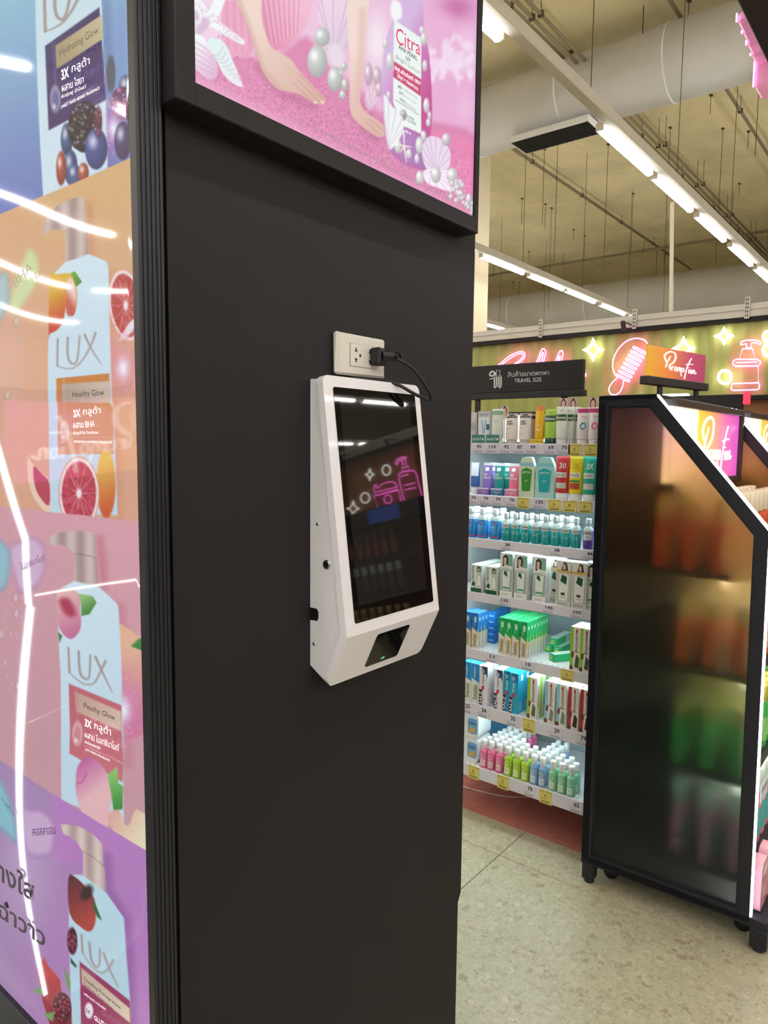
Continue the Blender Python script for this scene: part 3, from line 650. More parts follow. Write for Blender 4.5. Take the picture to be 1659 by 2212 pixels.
    for a in ((770, 195, 40, 50), (745, 322, 52, 84), (838, 415, 40, 66), (890, 445, 17, 32), (885, 350, 16, 26), (878, 500, 16, 26), (870, 385, 10, 14), (1015, 390, 22, 60), (1060, 400, 24, 50), (1070, 470, 18, 40)):
        p = cc([a[:2]])[0]; cv.ball(p[0], p[1], a[2]/2.44, a[3]/2.44, PRL if a[0] < 900 else (226, 196, 216), sh=.72)
    shell_fan(cv, cc([(998, 500), (1030, 455), (1055, 500), (1050, 550), (1025, 585), (1000, 550)]), cc([(1025, 585)])[0], (230, 200, 220), (180, 130, 170), 7)
    # arms and hands
    SK = g2((232, 206, 194), (545, 60), (206, 160, 150), (690, 215))
    cv.line(cc([(440, 350), (560, 490), (720, 560)]), 14, (150, 60, 110), .45, 10)
    cv.poly(cc([(312, -30), (440, -30), (450, 60), (462, 140), (500, 245), (560, 285), (610, 315), (640, 360), (680, 410), (730, 460), (775, 505), (790, 535), (768, 550), (725, 542), (690, 520), (650, 495), (590, 482), (530, 465), (480, 410), (445, 345), (420, 265), (385, 160), (350, 70)]), SK, 1.5, smooth=3)
    cv.line(cc([(330, 0), (385, 140), (430, 280), (470, 380), (540, 455)]), (9, 6), (188, 132, 124), .5, 6)
    for a, b in (((640, 420), (760, 540)), ((650, 395), (775, 520)), ((620, 440), (720, 535))): cv.line(cc([a, b]), 1.3, (170, 112, 108), .7, 1, 0)
    for p in cc([(772, 538), (735, 540)]): cv.ell(p[0], p[1], 4, 2.5, (238, 212, 206), 40)
    cv.line(cc([(930, 590), (1000, 690), (1070, 735)]), 10, (150, 60, 110), .45, 8)
    cv.poly(cc([(905, -30), (1012, -30), (1010, 100), (992, 300), (975, 480), (972, 545), (1005, 595), (1060, 630), (1100, 665), (1108, 700), (1080, 722), (1050, 715), (1000, 682), (945, 635), (920, 590), (915, 520), (915, 300)]), g2((236, 212, 204), (760, 100), (212, 166, 156), (810, 280)), 1.5, smooth=3)
    cv.line(cc([(985, 60), (975, 300), (958, 540)]), (14, 8), (206, 160, 156), .5, 8); 
    for a, b in (((1000, 640), (1078, 712)), ((1020, 628), (1095, 690))): cv.line(cc([a, b]), 1.2, (170, 112, 108), .7, 1, 0)
    # bottle
    cv.poly(cc([(1200, -30), (1165, 60), (1145, 110), (1125, 150), (1103, 230), (1086, 360), (1084, 520), (1102, 700), (1128, 790), (1200, 862), (1300, 896), (1326, 880), (1344, 700), (1350, 550), (1336, 300), (1308, 160), (1292, -30)]), g2((206, 172, 220), (830, 150), (186, 48, 136), (925, 200)), 1.5, smooth=3)
    cv.poly(cc([(1105, 690), (1180, 660), (1340, 730), (1326, 880), (1300, 894), (1200, 860), (1130, 790)]), g2((170, 130, 196), (840, 320), (146, 96, 172), (915, 350)), 8, .85)
    cv.poly(cc([(1150, 102), (1293, 200), (1293, 706), (1190, 660), (1145, 540), (1146, 300)]), (228, 240, 238))
    cv.poly(cc([(1150, 322), (1293, 418), (1293, 510), (1145, 405)]), (188, 40, 98))
    cv.line(cc([(1158, 528), (1282, 607)]), 0.9, (90, 80, 90), .9, 1, 0)
    cv.ball(*cc([(1197, 607)])[0], 8, 12, (206, 196, 210))
    cv.poly(cc([(1140, 0), (1185, 20), (1190, 90), (1150, 110), (1130, 60)]), (240, 240, 244), 3, smooth=2)
    for a in ((1105, 230, 14, 30), (1128, 320, 20, 44), (1296, 160, 13, 24), (1306, 205, 16, 36), (1312, 345, 13, 30), (1320, 555, 16, 40), (1336, 608, 10, 24), (1305, 715, 14, 28), (1283, 765, 20, 44), (1270, 835, 12, 26), (1330, 645, 12, 22), (1170, 770, 18, 36), (1228, 810, 14, 26), (1120, 500, 10, 22), (1285, 935, 20, 36)):
        p = cc([a[:2]])[0]; cv.ball(p[0], p[1], a[2]/2.44, a[3]/2.44, (234, 232, 236), sh=.75)
    shell_fan(cv, cc([(1092, 500), (1140, 560), (1195, 620), (1195, 700), (1130, 790), (1105, 700)]), cc([(1120, 785)])[0], (232, 236, 240), (190, 160, 190), 8)
    for a, b in (((1200, 690), (1204, 770)), ((1204, 770), (1240, 775)), ((1204, 770), (1185, 800)), ((1204, 775), (1215, 855)), ((1204, 770), (1170, 760))): cv.line(cc([a, b]), (4, 1.5), (238, 226, 214), 1, 1, 0)
    # shells at the lower right
    shell_fan(cv, cc([(1296, 800), (1312, 740), (1350, 716), (1410, 742), (1446, 800), (1440, 880), (1390, 910), (1320, 890)]), cc([(1370, 905)])[0], (226, 208, 230), (176, 140, 186), 10)
    cv.ball(*cc([(1425, 735)])[0], 10, 14, (240, 220, 236)); shell_fan(cv, cc([(1305, 900), (1380, 890), (1440, 900), (1480, 960), (1460, 1010), (1380, 990), (1320, 960)]), cc([(1340, 905)])[0], (240, 228, 240), (196, 160, 200), 9)
    cv.ball(*cc([(1370, 920)])[0], 11, 18, (240, 236, 240)); cv.ball(*cc([(1456, 925)])[0], 12, 17, (236, 236, 238))
    for k in range(34):
        t = rnd.random(); p = cc([(1450+110*t+rnd.gauss(0, 14), 960+130*t+rnd.gauss(0, 26))])[0]; r = rnd.uniform(2.5, 6); cv.ball(p[0], p[1], r, r*1.35, (238, 224, 238))
    cv.ball(*cc([(1544, 1048)])[0], 6, 12, (230, 236, 238))
    # pale lower margin
    cv.line(cc([(60, 410), (1580, 1180)]), 26, (232, 170, 202), .55, 12, 0)
    cv.c = np.clip(cv.c*.93+255*.07, 0, 255)
us = np.arange(CX0, CX1+0.0005, 0.0017); vs = np.concatenate([np.arange(CZ0, 2.56, 0.0017), np.arange(2.58, CZ1+.001, 0.02)])
s_c = sheet('poster_sheet', lambda u, v: (u, np.full_like(u, CY), v), us, vs, paint_citra, (225, 160, 200), print_mat('citra_backlit_print', 0.35, 0.98), None)
in_root(citra, s_c)
INK['crimson'] = glow('ink_crimson', (172, 36, 84), 1.0)
def c_text(body, ink, TL, TR, BR, BL, bold=0.0):
    in_root(citra, MB().text(body, quad_map(*cc([TL, TR, BR, BL]), lambda x, y: tuple(at(1, CY-0.0012, x, y))), 0, 0, 1, 1, INK[ink], bold).build('lettering', kind='stuff'))
c_text('Citra', 'crimson', (1160, 138), (1290, 216), (1288, 294), (1160, 226)); c_text('AHA PEARL', 'dark', (1174, 232), (1273, 300), (1273, 322), (1174, 256), .012)
c_text('UV', 'dark', (1212, 292), (1237, 308), (1237, 330), (1212, 314), .012); c_text('Bright Lotion', 'grey', (1160, 286), (1285, 370), (1285, 400), (1160, 316))
c_text('AHA สกัดบริสุทธิ์ 100%*', 'white', (1152, 340), (1291, 430), (1291, 460), (1152, 374)); c_text('ไข่มุก + คอลลาเจน', 'white', (1166, 380), (1276, 455), (1276, 485), (1166, 412))
for k in range(3): c_text(('ผลัด', 'บูสต์', 'ปกป้อง')[k], 'dark', (1172+4*k, 440+34*k), (1192+6*k, 455+34*k), (1192+6*k, 475+34*k), (1172+4*k, 460+34*k), .015); c_text(('เซลล์ผิวหมอง กลับใส', 'ผิวกระจ่าง ชุ่มชื้น', 'ผิวจากแสงแดด')[k], 'grey', (1202, 462+34*k), (1272-3*k, 508+32*k), (1272-3*k, 524+32*k), (1202, 478+34*k))
c_text('COL', 'dark', (1184, 592), (1208, 606), (1208, 622), (1184, 608)); c_text('SUPER', 'dark', (1218, 602), (1256, 626), (1256, 642), (1218, 616)); c_text('COLLAGEN', 'dark', (1216, 620), (1266, 648), (1266, 664), (1216, 635)); c_text('320 ml', 'white', (1208, 682), (1238, 698), (1238, 710), (1208, 695))
c_text('*ผิวนุ่มเนียนที่เห็นได้ตั้งแต่ครั้งแรก ผู้ใช้ในกลุ่มตัวอย่าง ผลลัพธ์ขึ้นอยู่กับสภาพผิวของแต่ละบุคคล เครื่องสำอาง ภาพจำลองเพื่อการโฆษณา', 'grey', (722, 654), (1500, 1070), (1498, 1092), (722, 678))
def citra_frame(name, a, b): in_root(citra, MB().box(a, b, M_PANEL, 0.0015).build(name))
citra_frame('bottom_frame', (CX0-.001, CY-0.006, FZ0), (CX1+.001, PY-0.0005, CZ0+0.001)); citra_frame('left_frame', (FX0, CY-0.006, FZ0), (CX0+0.001, PY-0.0005, 3.05)); citra_frame('right_frame', (CX1-.001, CY-0.006, FZ0), (FX1, PY-0.0005, 3.05)); citra_frame('top_frame', (CX0-.001, CY-0.006, 3.0), (CX1+.001, PY-0.0005, 3.05))
in_root(citra, MB().box((CX0, CY+0.006, CZ0), (CX1, PY-0.0005, CZ1), M_BLACK2).build('back_box'))

# ------------------------------------------------------------------ price-check kiosk
KX0, KX1 = 0.806, 1.059
M_KIOSK = mat('white_powder_coat', (226, 224, 232), 0.28, spec=0.5, bump=0.04, nscale=300, coat=0.3)
M_GLASS = mat('black_glass', (10, 10, 11), 0.025, spec=0.62)
M_LCD = mat('dark_lcd', (30, 29, 29), 0.03, spec=0.62)
M_STEEL = mat('bright_steel', (170, 170, 170), 0.25, metal=1.0)
M_SLOT = mat('deep_black', (8, 8, 8), 0.6)
kiosk = thing('price_checker', 'white wall-mounted price checker with a tilted dark touch screen', 'kiosk', (0.93, PY, 1.11))
prof_f = [(0.7703, 1.6055), (0.7167, 1.1995), (0.7575, 1.1120), (0.7700, 1.1180), (0.7310, 1.2030), (0.7825, 1.6010)]
kf = lambda u, v, d: (d, u, v)
def rounded(pts, r, n=4):
    out = []
    N = len(pts)
    for i in range(N):
        p = np.array(pts[i], float); a = np.array(pts[i-1], float)-p; b = np.array(pts[(i+1) % N], float)-p
        rr = min(r, np.linalg.norm(a)/2.2, np.linalg.norm(b)/2.2); a = a/np.linalg.norm(a)*rr; b = b/np.linalg.norm(b)*rr
        for k in range(n+1):
            t = k/n; out.append(tuple(p+a*(1-t)**2+b*t**2))
    return out
# front shell: one folded plate with rounded corners, built as two plates meeting at the bend
sh = MB()
def plate(p_top, p_bot, round_top, round_bot, thick, m):
    t = np.array(p_top); b = np.array(p_bot); v = t-b; Ln = np.linalg.norm(v); v = v/Ln; nrm = np.array([-v[1], v[0]])
    if nrm[0] > 0: nrm = -nrm
    w = KX1-KX0; r = 0.012; pts = []
    for (cx, cy, a0, rd) in ((r, r, 180, round_bot), (w-r, r, 270, round_bot), (w-r, Ln-r, 0, round_top), (r, Ln-r, 90, round_top)):
        if rd:
            for k in range(7): a = math.radians(a0+15*k); pts.append((cx+r*math.cos(a), cy+r*math.sin(a)))
        else: pts.append((0 if cx < w/2 else w, 0 if cy < Ln/2 else Ln))
    kt = math.tan(0.5*math.acos(np.clip(0.99140*0.90632-0.13085*0.42263, -1, 1)))
    def f(u, vv, d):
        # mitre: the inner face is cut back along the bisector of the bend
        if d > 0.005 and not round_bot and vv < 1e-6: vv = d*kt
        if d > 0.005 and not round_top and vv > Ln-1e-6: vv = Ln-d*kt
        return (KX0+u, *(b+v*vv+nrm*(-d)))
    sh.prism(pts, f, 0.0, thick, m); return f, Ln, nrm
F_UP, L_UP, N_UP = plate((0.7703, 1.6055), (0.7167, 1.1995), True, False, 0.013, M_KIOSK)
F_LO, L_LO, N_LO = plate((0.7167, 1.1995), (0.7575, 1.1120), False, True, 0.013, M_KIOSK)
in_root(kiosk, sh.build('front_shell', bevel=0.0012))
kb = MB()
side = [(0.7995, 1.600), (0.7995, 1.235), (0.785, 1.235), (0.781, 1.230), (0.781, 1.219), (0.785, 1.214), (0.7995, 1.214), (0.7995, 1.1392), (0.769, 1.121), (0.7300, 1.2035), (0.7825, 1.598)]
kb.prism(side, kf, KX0+0.004, KX0+0.006, M_KIOSK); kb.prism([(0.7995, 1.600), (0.7995, 1.1392), (0.769, 1.121), (0.7300, 1.2035), (0.7825, 1.598)], kf, KX1-0.006, KX1-0.004, M_KIOSK)
kb.prism([(0.798, 1.598), (0.798, 1.142), (0.770, 1.124), (0.7330, 1.2035), (0.7835, 1.596)], kf, KX0+0.0062, KX1-0.0062, M_SLOT)
kb.box((KX0+.006, .7995, 1.5985), (KX1-.006, .7825, 1.6002), M_KIOSK)
in_root(kiosk, kb.build('side_body'))
def up_px(x, y, lift=0.0):
    """photo pixel -> coordinates on the tilted screen plate"""
    n3 = np.array([0, *N_UP]); p0 = np.array([KX0, 0.7703, 1.6055])+n3*lift; d = ray(x, y); return CAM+d*(((p0-CAM)@n3)/(d@n3))
def on_plate(f, u0, u1, v0, v1, r, m, d, name, parent, ins=None):
    pts = []
    for (cx, cy, a0) in ((u0+r, v0+r, 180), (u1-r, v0+r, 270), (u1-r, v1-r, 0), (u0+r, v1-r, 90)):
        for k in range(6): a = math.radians(a0+18*k); pts.append((cx+r*math.cos(a), cy+r*math.sin(a)))
    mb = MB(); mb.prism(pts, f, -d, 0.0002, m); return mb.build(name)
v0s = (1.2175-1.1995)/ (1.6055-1.1995)*L_UP; v1s = (1.588-1.1995)/(1.6055-1.1995)*L_UP
scr = in_root(kiosk, on_plate(F_UP, 0.0215, 0.237, v0s, v1s, 0.004, M_GLASS, 0.0008, 'screen_glass', None))
lcd = on_plate(F_UP, 0.0335, 0.2195, v0s+0.026, v1s-0.0165, 0.0005, M_LCD, 0.0011, 'display_area', None)
lcd.parent = scr
sc1 = in_root(kiosk, on_plate(F_LO, 0.083, 0.172, 0.0155, 0.0835, 0.005, M_GLASS, 0.0009, 'scanner_window', None))
m5 = MB(); fz = lambda u, v: F_LO(u, v, -0.0012)
M_MINT = glow('mint_logo', (120, 220, 180), 0.8)
for k in range(2): m5.ribbon([(0.122+.005*k, 0.0215), (0.1245+.005*k, 0.0255), (0.128+.003*k, 0.0255), (0.126+.004*k, 0.022)], 0.0012, fz, M_MINT)
lg = m5.build('scanner_mark'); lg.parent = sc1
for (yy, zz, r, nm) in ((0.783, 1.372, 0.0028, 'screw'), (0.7905, 1.176, 0.0028, 'screw')):
    in_root(kiosk, MB().lathe([(r, 0), (r, -0.0012), (r*.6, -0.0018)], M_STEEL, (KX0+0.004, yy, zz), 10, ax=0).build(nm))
lk = MB().lathe([(0.0075, 0), (0.0075, -0.002), (0.0062, -0.003)], M_STEEL, (KX0+0.004, 0.7625, 1.3095), 16, ax=0).lathe([(0.0045, -0.0031), (0.004, -0.0034)], M_SLOT, (KX0+0.004, 0.7625, 1.3095), 12, ax=0)
in_root(kiosk, lk.build('key_lock'))

# ---- wall socket and power lead
M_SOCK = mat('ivory_plastic', (212, 208, 200), 0.3, spec=0.5); M_HOLE = mat('socket_hole', (40, 36, 30), 0.6); M_CORD = mat('black_rubber', (20, 18, 22), 0.4)
SX0, SX1, SZ0, SZ1 = 0.860, 0.985, 1.6125, 1.680
sock = thing('wall_socket', 'ivory double wall socket plate just above the kiosk', 'socket', (0.92, PY, SZ0))
in_root(sock, MB().box((SX0, PY-0.011, SZ0), (SX1, PY-.0003, SZ1), M_SOCK, 0.0035).build('cover_plate', bevel=0.001))
in_root(sock, MB().box((0.892, PY-0.0122, 1.6275), (0.964, PY-0.0105, 1.6645), M_SOCK, 0.0004).build('socket_module'))
gp = MB()
for a, b in (((0.8915, 1.6275), (0.8915, 1.6645)), ((0.8915, 1.6645), (0.9645, 1.6645)), ((0.9645, 1.6645), (0.9645, 1.6275)), ((0.9645, 1.6275), (0.8915, 1.6275))):
    gp.box((min(a[0], b[0])-.0004, PY-0.01115, min(a[1], b[1])-.0004), (max(a[0], b[0])+.0004, PY-0.0108, max(a[1], b[1])+.0004), M_HOLE)
in_root(sock, gp.build('module_gap'))
def holes(cx):
    h = MB(); f = lambda u, v, d: (u, d, v)
    for sgn in (1, -1):
        z = 1.646+sgn*0.0085; h.prism([(cx-.0016, z+.0035*sgn), (cx-.0012, z), (cx-.003, z-.0006*sgn), (cx-.003, z-.003*sgn), (cx+.003, z-.003*sgn), (cx+.003, z-.0006*sgn), (cx+.0012, z), (cx+.0016, z+.0035*sgn)], f, PY-0.01245, PY-0.0115, M_HOLE)
    h.lathe([(0.0025, 0), (0.0025, -0.0003)], M_HOLE, (cx+0.0105, PY-0.0122, 1.646), 12, ax=1); return h.build('socket_holes')
in_root(sock, holes(0.9055)); in_root(sock, holes(0.9415))
lead = thing('power_cord', 'black plug and power cord looping from the wall socket to the kiosk', 'cord', (0.955, PY-0.02, 1.646))
pl = MB().box((0.938, PY-0.036, 1.632), (0.958, PY-0.0135, 1.661), M_CORD, 0.003)
pl.tube([(0.950, PY-0.030, 1.647), (0.966, PY-0.040, 1.648), (0.978, PY-0.045, 1.648)], [0.0105, 0.0085, 0.0055], M_CORD, 12)
for k in range(3): pl.tube([(0.968+.005*k, PY-0.0415-.002*k, 1.648), (0.9705+.005*k, PY-0.0422-.002*k, 1.648)], 0.0075-.0008*k, M_CORD, 12)
in_root(lead, pl.build('plug', bevel=0.001))
def cpx(x, y, yy): return tuple(at(1, yy, x, y))
path = smooth_path([(0.974, PY-0.044, 1.648), cpx(862, 777, .745), cpx(890, 795, .735), cpx(910, 820, .73), cpx(924, 842, .728), cpx(931, 858, .73), cpx(927, 865, .735), cpx(914, 860, .742), cpx(890, 848, .75), cpx(862, 832, .765), cpx(830, 822, .778), cpx(800, 819, .786), cpx(770, 817, .789), (0.90, .790, 1.606), (0.90, .791, 1.6004)], 6)
in_root(lead, MB().tube(path, 0.0030, M_CORD, 10).build('cable'))

# ------------------------------------------------------------------ travel-size shelf unit
GX, GXB = 2.40, 2.82
GY0, GY1 = 0.925, 1.60
SHELF = [(1.507, 1.467), (1.306, 1.267), (1.134, 1.097), (0.917, 0.881), (0.688, 0.647), (0.464, 0.414), (0.206, 0.155)]   # top and bottom of each front rail
M_SHELF = mat('white_shelf_steel', (222, 222, 224), 0.45); M_RAIL = mat('grey_white_price_rail', (216, 214, 224), 0.4); M_BACKP = mat('grey_back_panel', (150, 160, 160), 0.6)
M_PERF = mat('perforation', (120, 120, 120), 0.7); M_LED = glow('shelf_led', (214, 244, 248), LED)
M_TAGW = mat('tag_white', (214, 210, 228), 0.5); M_TAGY = mat('tag_yellow', (214, 200, 110), 0.5); M_TAGI = mat('tag_ink', (48, 46, 66), 0.6); M_TAGS = mat('tag_small_ink', (128, 124, 140), 0.6); M_TAGO = mat('tag_olive_ink', (92, 82, 30), 0.6)
unit = thing('shelf_unit', 'white seven-tier shop shelf unit with price rails beyond the pillar', 'shelf unit', (GX+.2, 1.4, 0))
in_root(unit, MB().box((GXB-.012, GY0, 0.12), (GXB, GY1, 1.50), M_BACKP).build('back_panel'))
for yy in (GY0, GY1-.012): in_root(unit, MB().box((GX+.02, yy, 0.12), (GXB, yy+.012, 1.47), M_SHELF, 0.002).build('side_panel'))
for yy in (GY0+.03, GY1-.06): in_root(unit, MB().box((GXB-.06, yy, 0.0), (GXB-.02, yy+.03, 0.14), M_BLACK2, 0.002).build('foot'))
TAGS = {0: [('95', 1033), ('110', 1062), ('92', 1092), ('87', 1121), ('99', 1149), ('69', 1188), ('75', 1217), ('y45', 1243), ('y45', 1277)],
        1: [('79', 1021), ('79', 1048), ('79', 1074), ('79', 1104), ('y80', 1131), ('135', 1163), ('y89', 1199), ('y89', 1232), ('y89', 1265)],
        2: [('38', 1094), ('38', 1201), ('44', 1272)], 3: [('135', 1088), ('145', 1184), ('105', 1245)], 4: [('11', 1061), ('10', 1139), ('y12', 1227)],
        5: [('25', 1008), ('34', 1043), ('35', 1106), ('y21', 1143), ('29', 1201), ('79', 1259)], 6: [('y88', 1023), ('y59', 1087), ('79', 1143), ('y49', 1180), ('65', 1244)]}
def gy(px, py, x=GX): return at(0, x, px, py)[1]
ZPX = [969, 1086, 1185, 1308, 1438, 1566, 1707]
shelf_obj = []
for k, (zt, zb_) in enumerate(SHELF):
    dep = GXB-.012 if k < 6 else GXB-.012
    sb = MB().box((GX+0.004, GY0+.012, zt-0.018), (dep, GY1-.012, zt-0.003), M_SHELF, 0.001)
    for q in range(40):
        yq = GY0+0.03+q*0.023
        if yq < GY1-.03: sb.box((GX+0.012, yq, zt-0.0031), (GX+0.015, yq+0.010, zt-0.0024), M_PERF)
    so = in_root(unit, sb.build('shelf')); shelf_obj.append(so)
    rl = MB().box((GX-0.0035, GY0, zb_), (GX+0.004, GY1, zt), M_RAIL, 0.0012).build('price_rail'); rl.parent = so
    if k < 6:
        led = MB().box((GX+0.03, GY0+.02, zt-0.0235), (GX+0.042, GY1-.02, zt-0.0182), M_LED).build('led_strip'); led.parent = so
    for body, px in TAGS[k]:
        yc = gy(px, ZPX[k]); yel = body[0] == 'y'; num = body.strip('y'); h = zt-zb_; w = 0.054 if not yel else 0.050
        zc0 = zb_+(0.002 if not yel else -0.004); zc1 = zt-(0.003 if not yel else 0.001)
        tb = MB().box((GX-0.0052, yc-w/2, zc0), (GX-0.0037, yc+w/2, zc1), M_TAGY if yel else (M_TAGW if k < 2 else M_RAIL), 0.0003)
        f = lambda u, v: (GX-0.0055, yc+w/2-u*w, zc0+v*(zc1-zc0)); ink = M_TAGO if yel else M_TAGI; sm = M_TAGO if yel else M_TAGS
        if yel:
            tb.text('ถูกกว่า ราคาพิเศษ', f, .04, .80, .96, .97, ink); tb.text(num+'.-', f, .40, .48, .62, .70, ink, .02)
        else:
            cw = .17*len(num); tb.text(num, f, .52-cw/2+.08, .50, .52+cw/2+.12, .88, ink, .03); tb.text('.-', f, .72+cw/4, .56, .82+cw/4, .66, sm)
        tb.text('TRAVEL SIZE 8850', f, .08, .34, .6, .42, sm); tb.text('IIIIIIIIIIIIIII', f, .16, .08, .86, .24, sm, .02)
        to = tb.build('price_tag'); to.parent = so

# header sign on two posts
sign = thing('shelf_header_sign', 'black TRAVEL SIZE header sign with a white suitcase symbol', 'sign', (GX+.02, 1.3, 1.5))
HX = GX+.12                               # the header stands behind the front row
SY0, SY1, SZa, SZb = 1.088, 1.70, 1.707, 1.817
M_SIGNB = mat('black_sign_board', (20, 18, 23), 0.5, noise=0.05, nscale=40); M_SIGNW = mat('sign_white_print', (214, 212, 214), 0.5)
in_root(sign, MB().box((HX, SY0, SZa), (HX+0.02, SY1, SZb), M_SIGNB, 0.002).build('sign_board'))
in_root(sign, MB().box((HX-0.006, SY0-.006, 1.683), (HX+0.028, SY1, SZa-.0005), M_BLACK2, 0.002).build('sign_rail'))
for px in (1029, 1216):
    yy = gy(px, 870, HX); in_root(sign, MB().box((HX+0.004, yy-.010, 1.5045), (HX+0.018, yy+.010, 1.6825), M_BLACK2, 0.001).build('post'))
c8 = crop(1010, 730, 4.88)
def s_text(body, pts, bold=0.0): in_root(sign, MB().text(body, quad_map(*c8(pts), lambda x, y: tuple(at(0, HX-.0008, x, y))), 0, 0, 1, 1, M_SIGNW, bold).build('lettering', kind='stuff'))
s_text('สินค้าขนาดพกพา', [(424, 350), (858, 332), (858, 388), (424, 412)]); s_text('TRAVEL SIZE', [(494, 430), (780, 416), (780, 458), (494, 472)], .005)
ic = MB(); s3 = lambda x, y: tuple(at(0, HX-.0008, *c8([(x, y)])[0]))
for x0 in (276, 300, 323, 346):
    ic.flat([s3(x0, 405-.03*x0), s3(x0+15, 404-.03*x0), s3(x0+15, 508-.03*x0+9), s3(x0, 509-.03*x0+9)], M_SIGNW)
ic.flat([s3(270, 400), s3(362, 396), s3(362, 408), s3(270, 412)], M_SIGNW); ic.flat([s3(270, 505), s3(362, 500), s3(362, 512), s3(270, 517)], M_SIGNW)
for x0 in (290, 340): ic.flat([s3(x0+12*math.cos(a), 520+12*math.sin(a)) for a in np.linspace(0, 6.28, 10)[:-1]], M_SIGNW)
for pts, w in (([(303, 398), (303, 342), (340, 340), (340, 396)], 7), ([(232, 432), (262, 428), (290, 400), (300, 360)], 9), ([(240, 405), (236, 375), (262, 352), (285, 372), (270, 395), (248, 402)], 16)):
    ic.ribbon(smooth_path(pts, 5) if w > 7 else pts, w, s3, M_SIGNW)
in_root(sign, ic.build('suitcase_symbol', kind='stuff'))

# ------------------------------------------------------------------ products
M_CAPW = mat('white_cap_plastic', (226, 226, 224), 0.35)
def P(c, rough=0.35): return col_mat(c, rough)
def make_tube(w, d, h, cap_h, body, cap, bands=(), texts=(), circle=None, crimp=None):
    """squeeze tube standing on its cap: oval body flattening to a crimped top edge"""
    root = thing('cosmetic_tube', 'x', 'tube'); n = 16; vs = []; rings = [(cap_h, .46, 1.0), (cap_h+.004, .5, 1.0), (cap_h+(h-cap_h)*.35, .5, .92), (cap_h+(h-cap_h)*.7, .5, .55), (h-.010, .5, .16), (h, .5, .12)]
    def ring(z, k, q): return [(w*k*math.cos(2*math.pi*i/n), d*.5*q*math.sin(2*math.pi*i/n), z) for i in range(n)]
    def front(u, v):   # surface map on the front: u across 0..1, v height in metres
        zs = [r[0] for r in rings]; q = float(np.interp(v, zs, [r[2] for r in rings])); k = float(np.interp(v, zs, [r[1] for r in rings]))
        xx = (u-.5)*2*k*.96; yy = -d*.5*q*math.sqrt(max(0.0, 1-(2*(u-.5)*.96)**2)); return (w*xx, yy-.0006, v)
    b = MB()
    for z, k, q in rings: vs += ring(z, k, q)
    fs = [(r*n+i, r*n+(i+1) % n, (r+1)*n+(i+1) % n, (r+1)*n+i) for r in range(len(rings)-1) for i in range(n)]
    b.add(vs, fs, P(body), True); b.f.append(tuple((len(rings)-1)*n+i for i in range(n))); b.m.append(0); b.sm.append(False); b.build('tube_body', root)
    c = MB().lathe([(w*.42, 0), (w*.43, .001), (w*.43, cap_h-.001), (w*.40, cap_h)], P(cap), (0, 0, 0), 16, 1.0, d/w*1.05); c.build('cap', root)
    if crimp: MB().box((-w*.5, -d*.08, h-.012), (w*.5, d*.08, h+.0005), P(crimp)).build('crimped_end', root)
    lb = MB(); any_ = False
    for v0, v1, c_, *rest in bands:
        u0, u1 = rest if rest else (.02, .98); N = 8
        vv = [front(u0+(u1-u0)*i/N, cap_h+(h-cap_h)*t) for t in (v0, (v0+v1)/2, v1) for i in range(N+1)]
        lb.add(vv, [(r*(N+1)+i, r*(N+1)+i+1, (r+1)*(N+1)+i+1, (r+1)*(N+1)+i) for r in range(2) for i in range(N)], P(c_), True); any_ = True
    lift = lambda u, v: tuple(np.array(front(u, v))-np.array([0, .0006, 0]))
    if circle:
        cu, cv_, r, c_ = circle; lb.flat([lift(cu+r*math.cos(a), cap_h+(h-cap_h)*cv_+r*w*1.1*math.sin(a)) for a in np.linspace(0, 6.2832, 15)[:-1]], P(c_)); any_ = True
    for body_t, u0, v0, u1, v1, c_, *bd in texts:
        lb.text(body_t, lambda u, v: tuple(np.array(lift(u, v))-np.array([0, .0004, 0])), u0, cap_h+(h-cap_h)*v0, u1, cap_h+(h-cap_h)*v1, P(c_), bd[0] if bd else 0.0); any_ = True
    if any_: lb.build('printed_label', root)
    return root
def make_carton(w, d, h, body, front=(), texts=(), top=None, side=(), stexts=(), name='carton'):
    """upright folding carton; front/side prints are rectangles or outlines in 0..1 of the face"""
    root = thing(name, 'x', 'box')
    b = MB().box((-w/2, 0, 0), (w/2, d, h), P(body), 0.0006); b.build('carton_body', root)
    if top: MB().box((-w/2+.001, .001, h+.0001), (w/2-.001, d-.001, h+.0008), P(top)).build('top_flap', root)
    f = lambda u, v: (-w/2+u*w, -.0004, v*h); f2 = lambda u, v: (-w/2+u*w, -.0007, v*h); g1 = lambda u, v: (w/2+.0004, u*d, v*h); g2_ = lambda u, v: (w/2+.0007, u*d, v*h)
    for nm, fa, fb, pr, tt in (('front_print', f, f2, front, texts), ('side_print', g1, g2_, side, stexts)):
        if not pr and not tt: continue
        p = MB()
        for k, q in enumerate(pr):
            pts = q[0] if isinstance(q[0], (list, tuple)) else [(q[0], q[2]), (q[1], q[2]), (q[1], q[3]), (q[0], q[3])]
            o = np.array([0, -.00006*k, 0]) if fa is f else np.array([.00006*k, 0, 0])
            p.flat([tuple(np.array(fa(u, v))+o) for u, v in pts], P(q[-1]))
        for t in tt:
            body_t, u0, v0, u1, v1, c_, *rot = t; o = (lambda z: z)
            if rot and rot[0]: p.text(body_t, lambda a, b_, fb=fb, u0=u0, v0=v0, u1=u1, v1=v1: fb(u1-(u1-u0)*b_, v0+(v1-v0)*a) if rot[0] == 'up' else fb(u0+(u1-u0)*b_, v1-(v1-v0)*a), 0, 0, 1, 1, P(c_), .02)
            else: p.text(body_t, fb, u0, v0, u1, v1, P(c_), .01)
        p.build(nm, root)
    return root
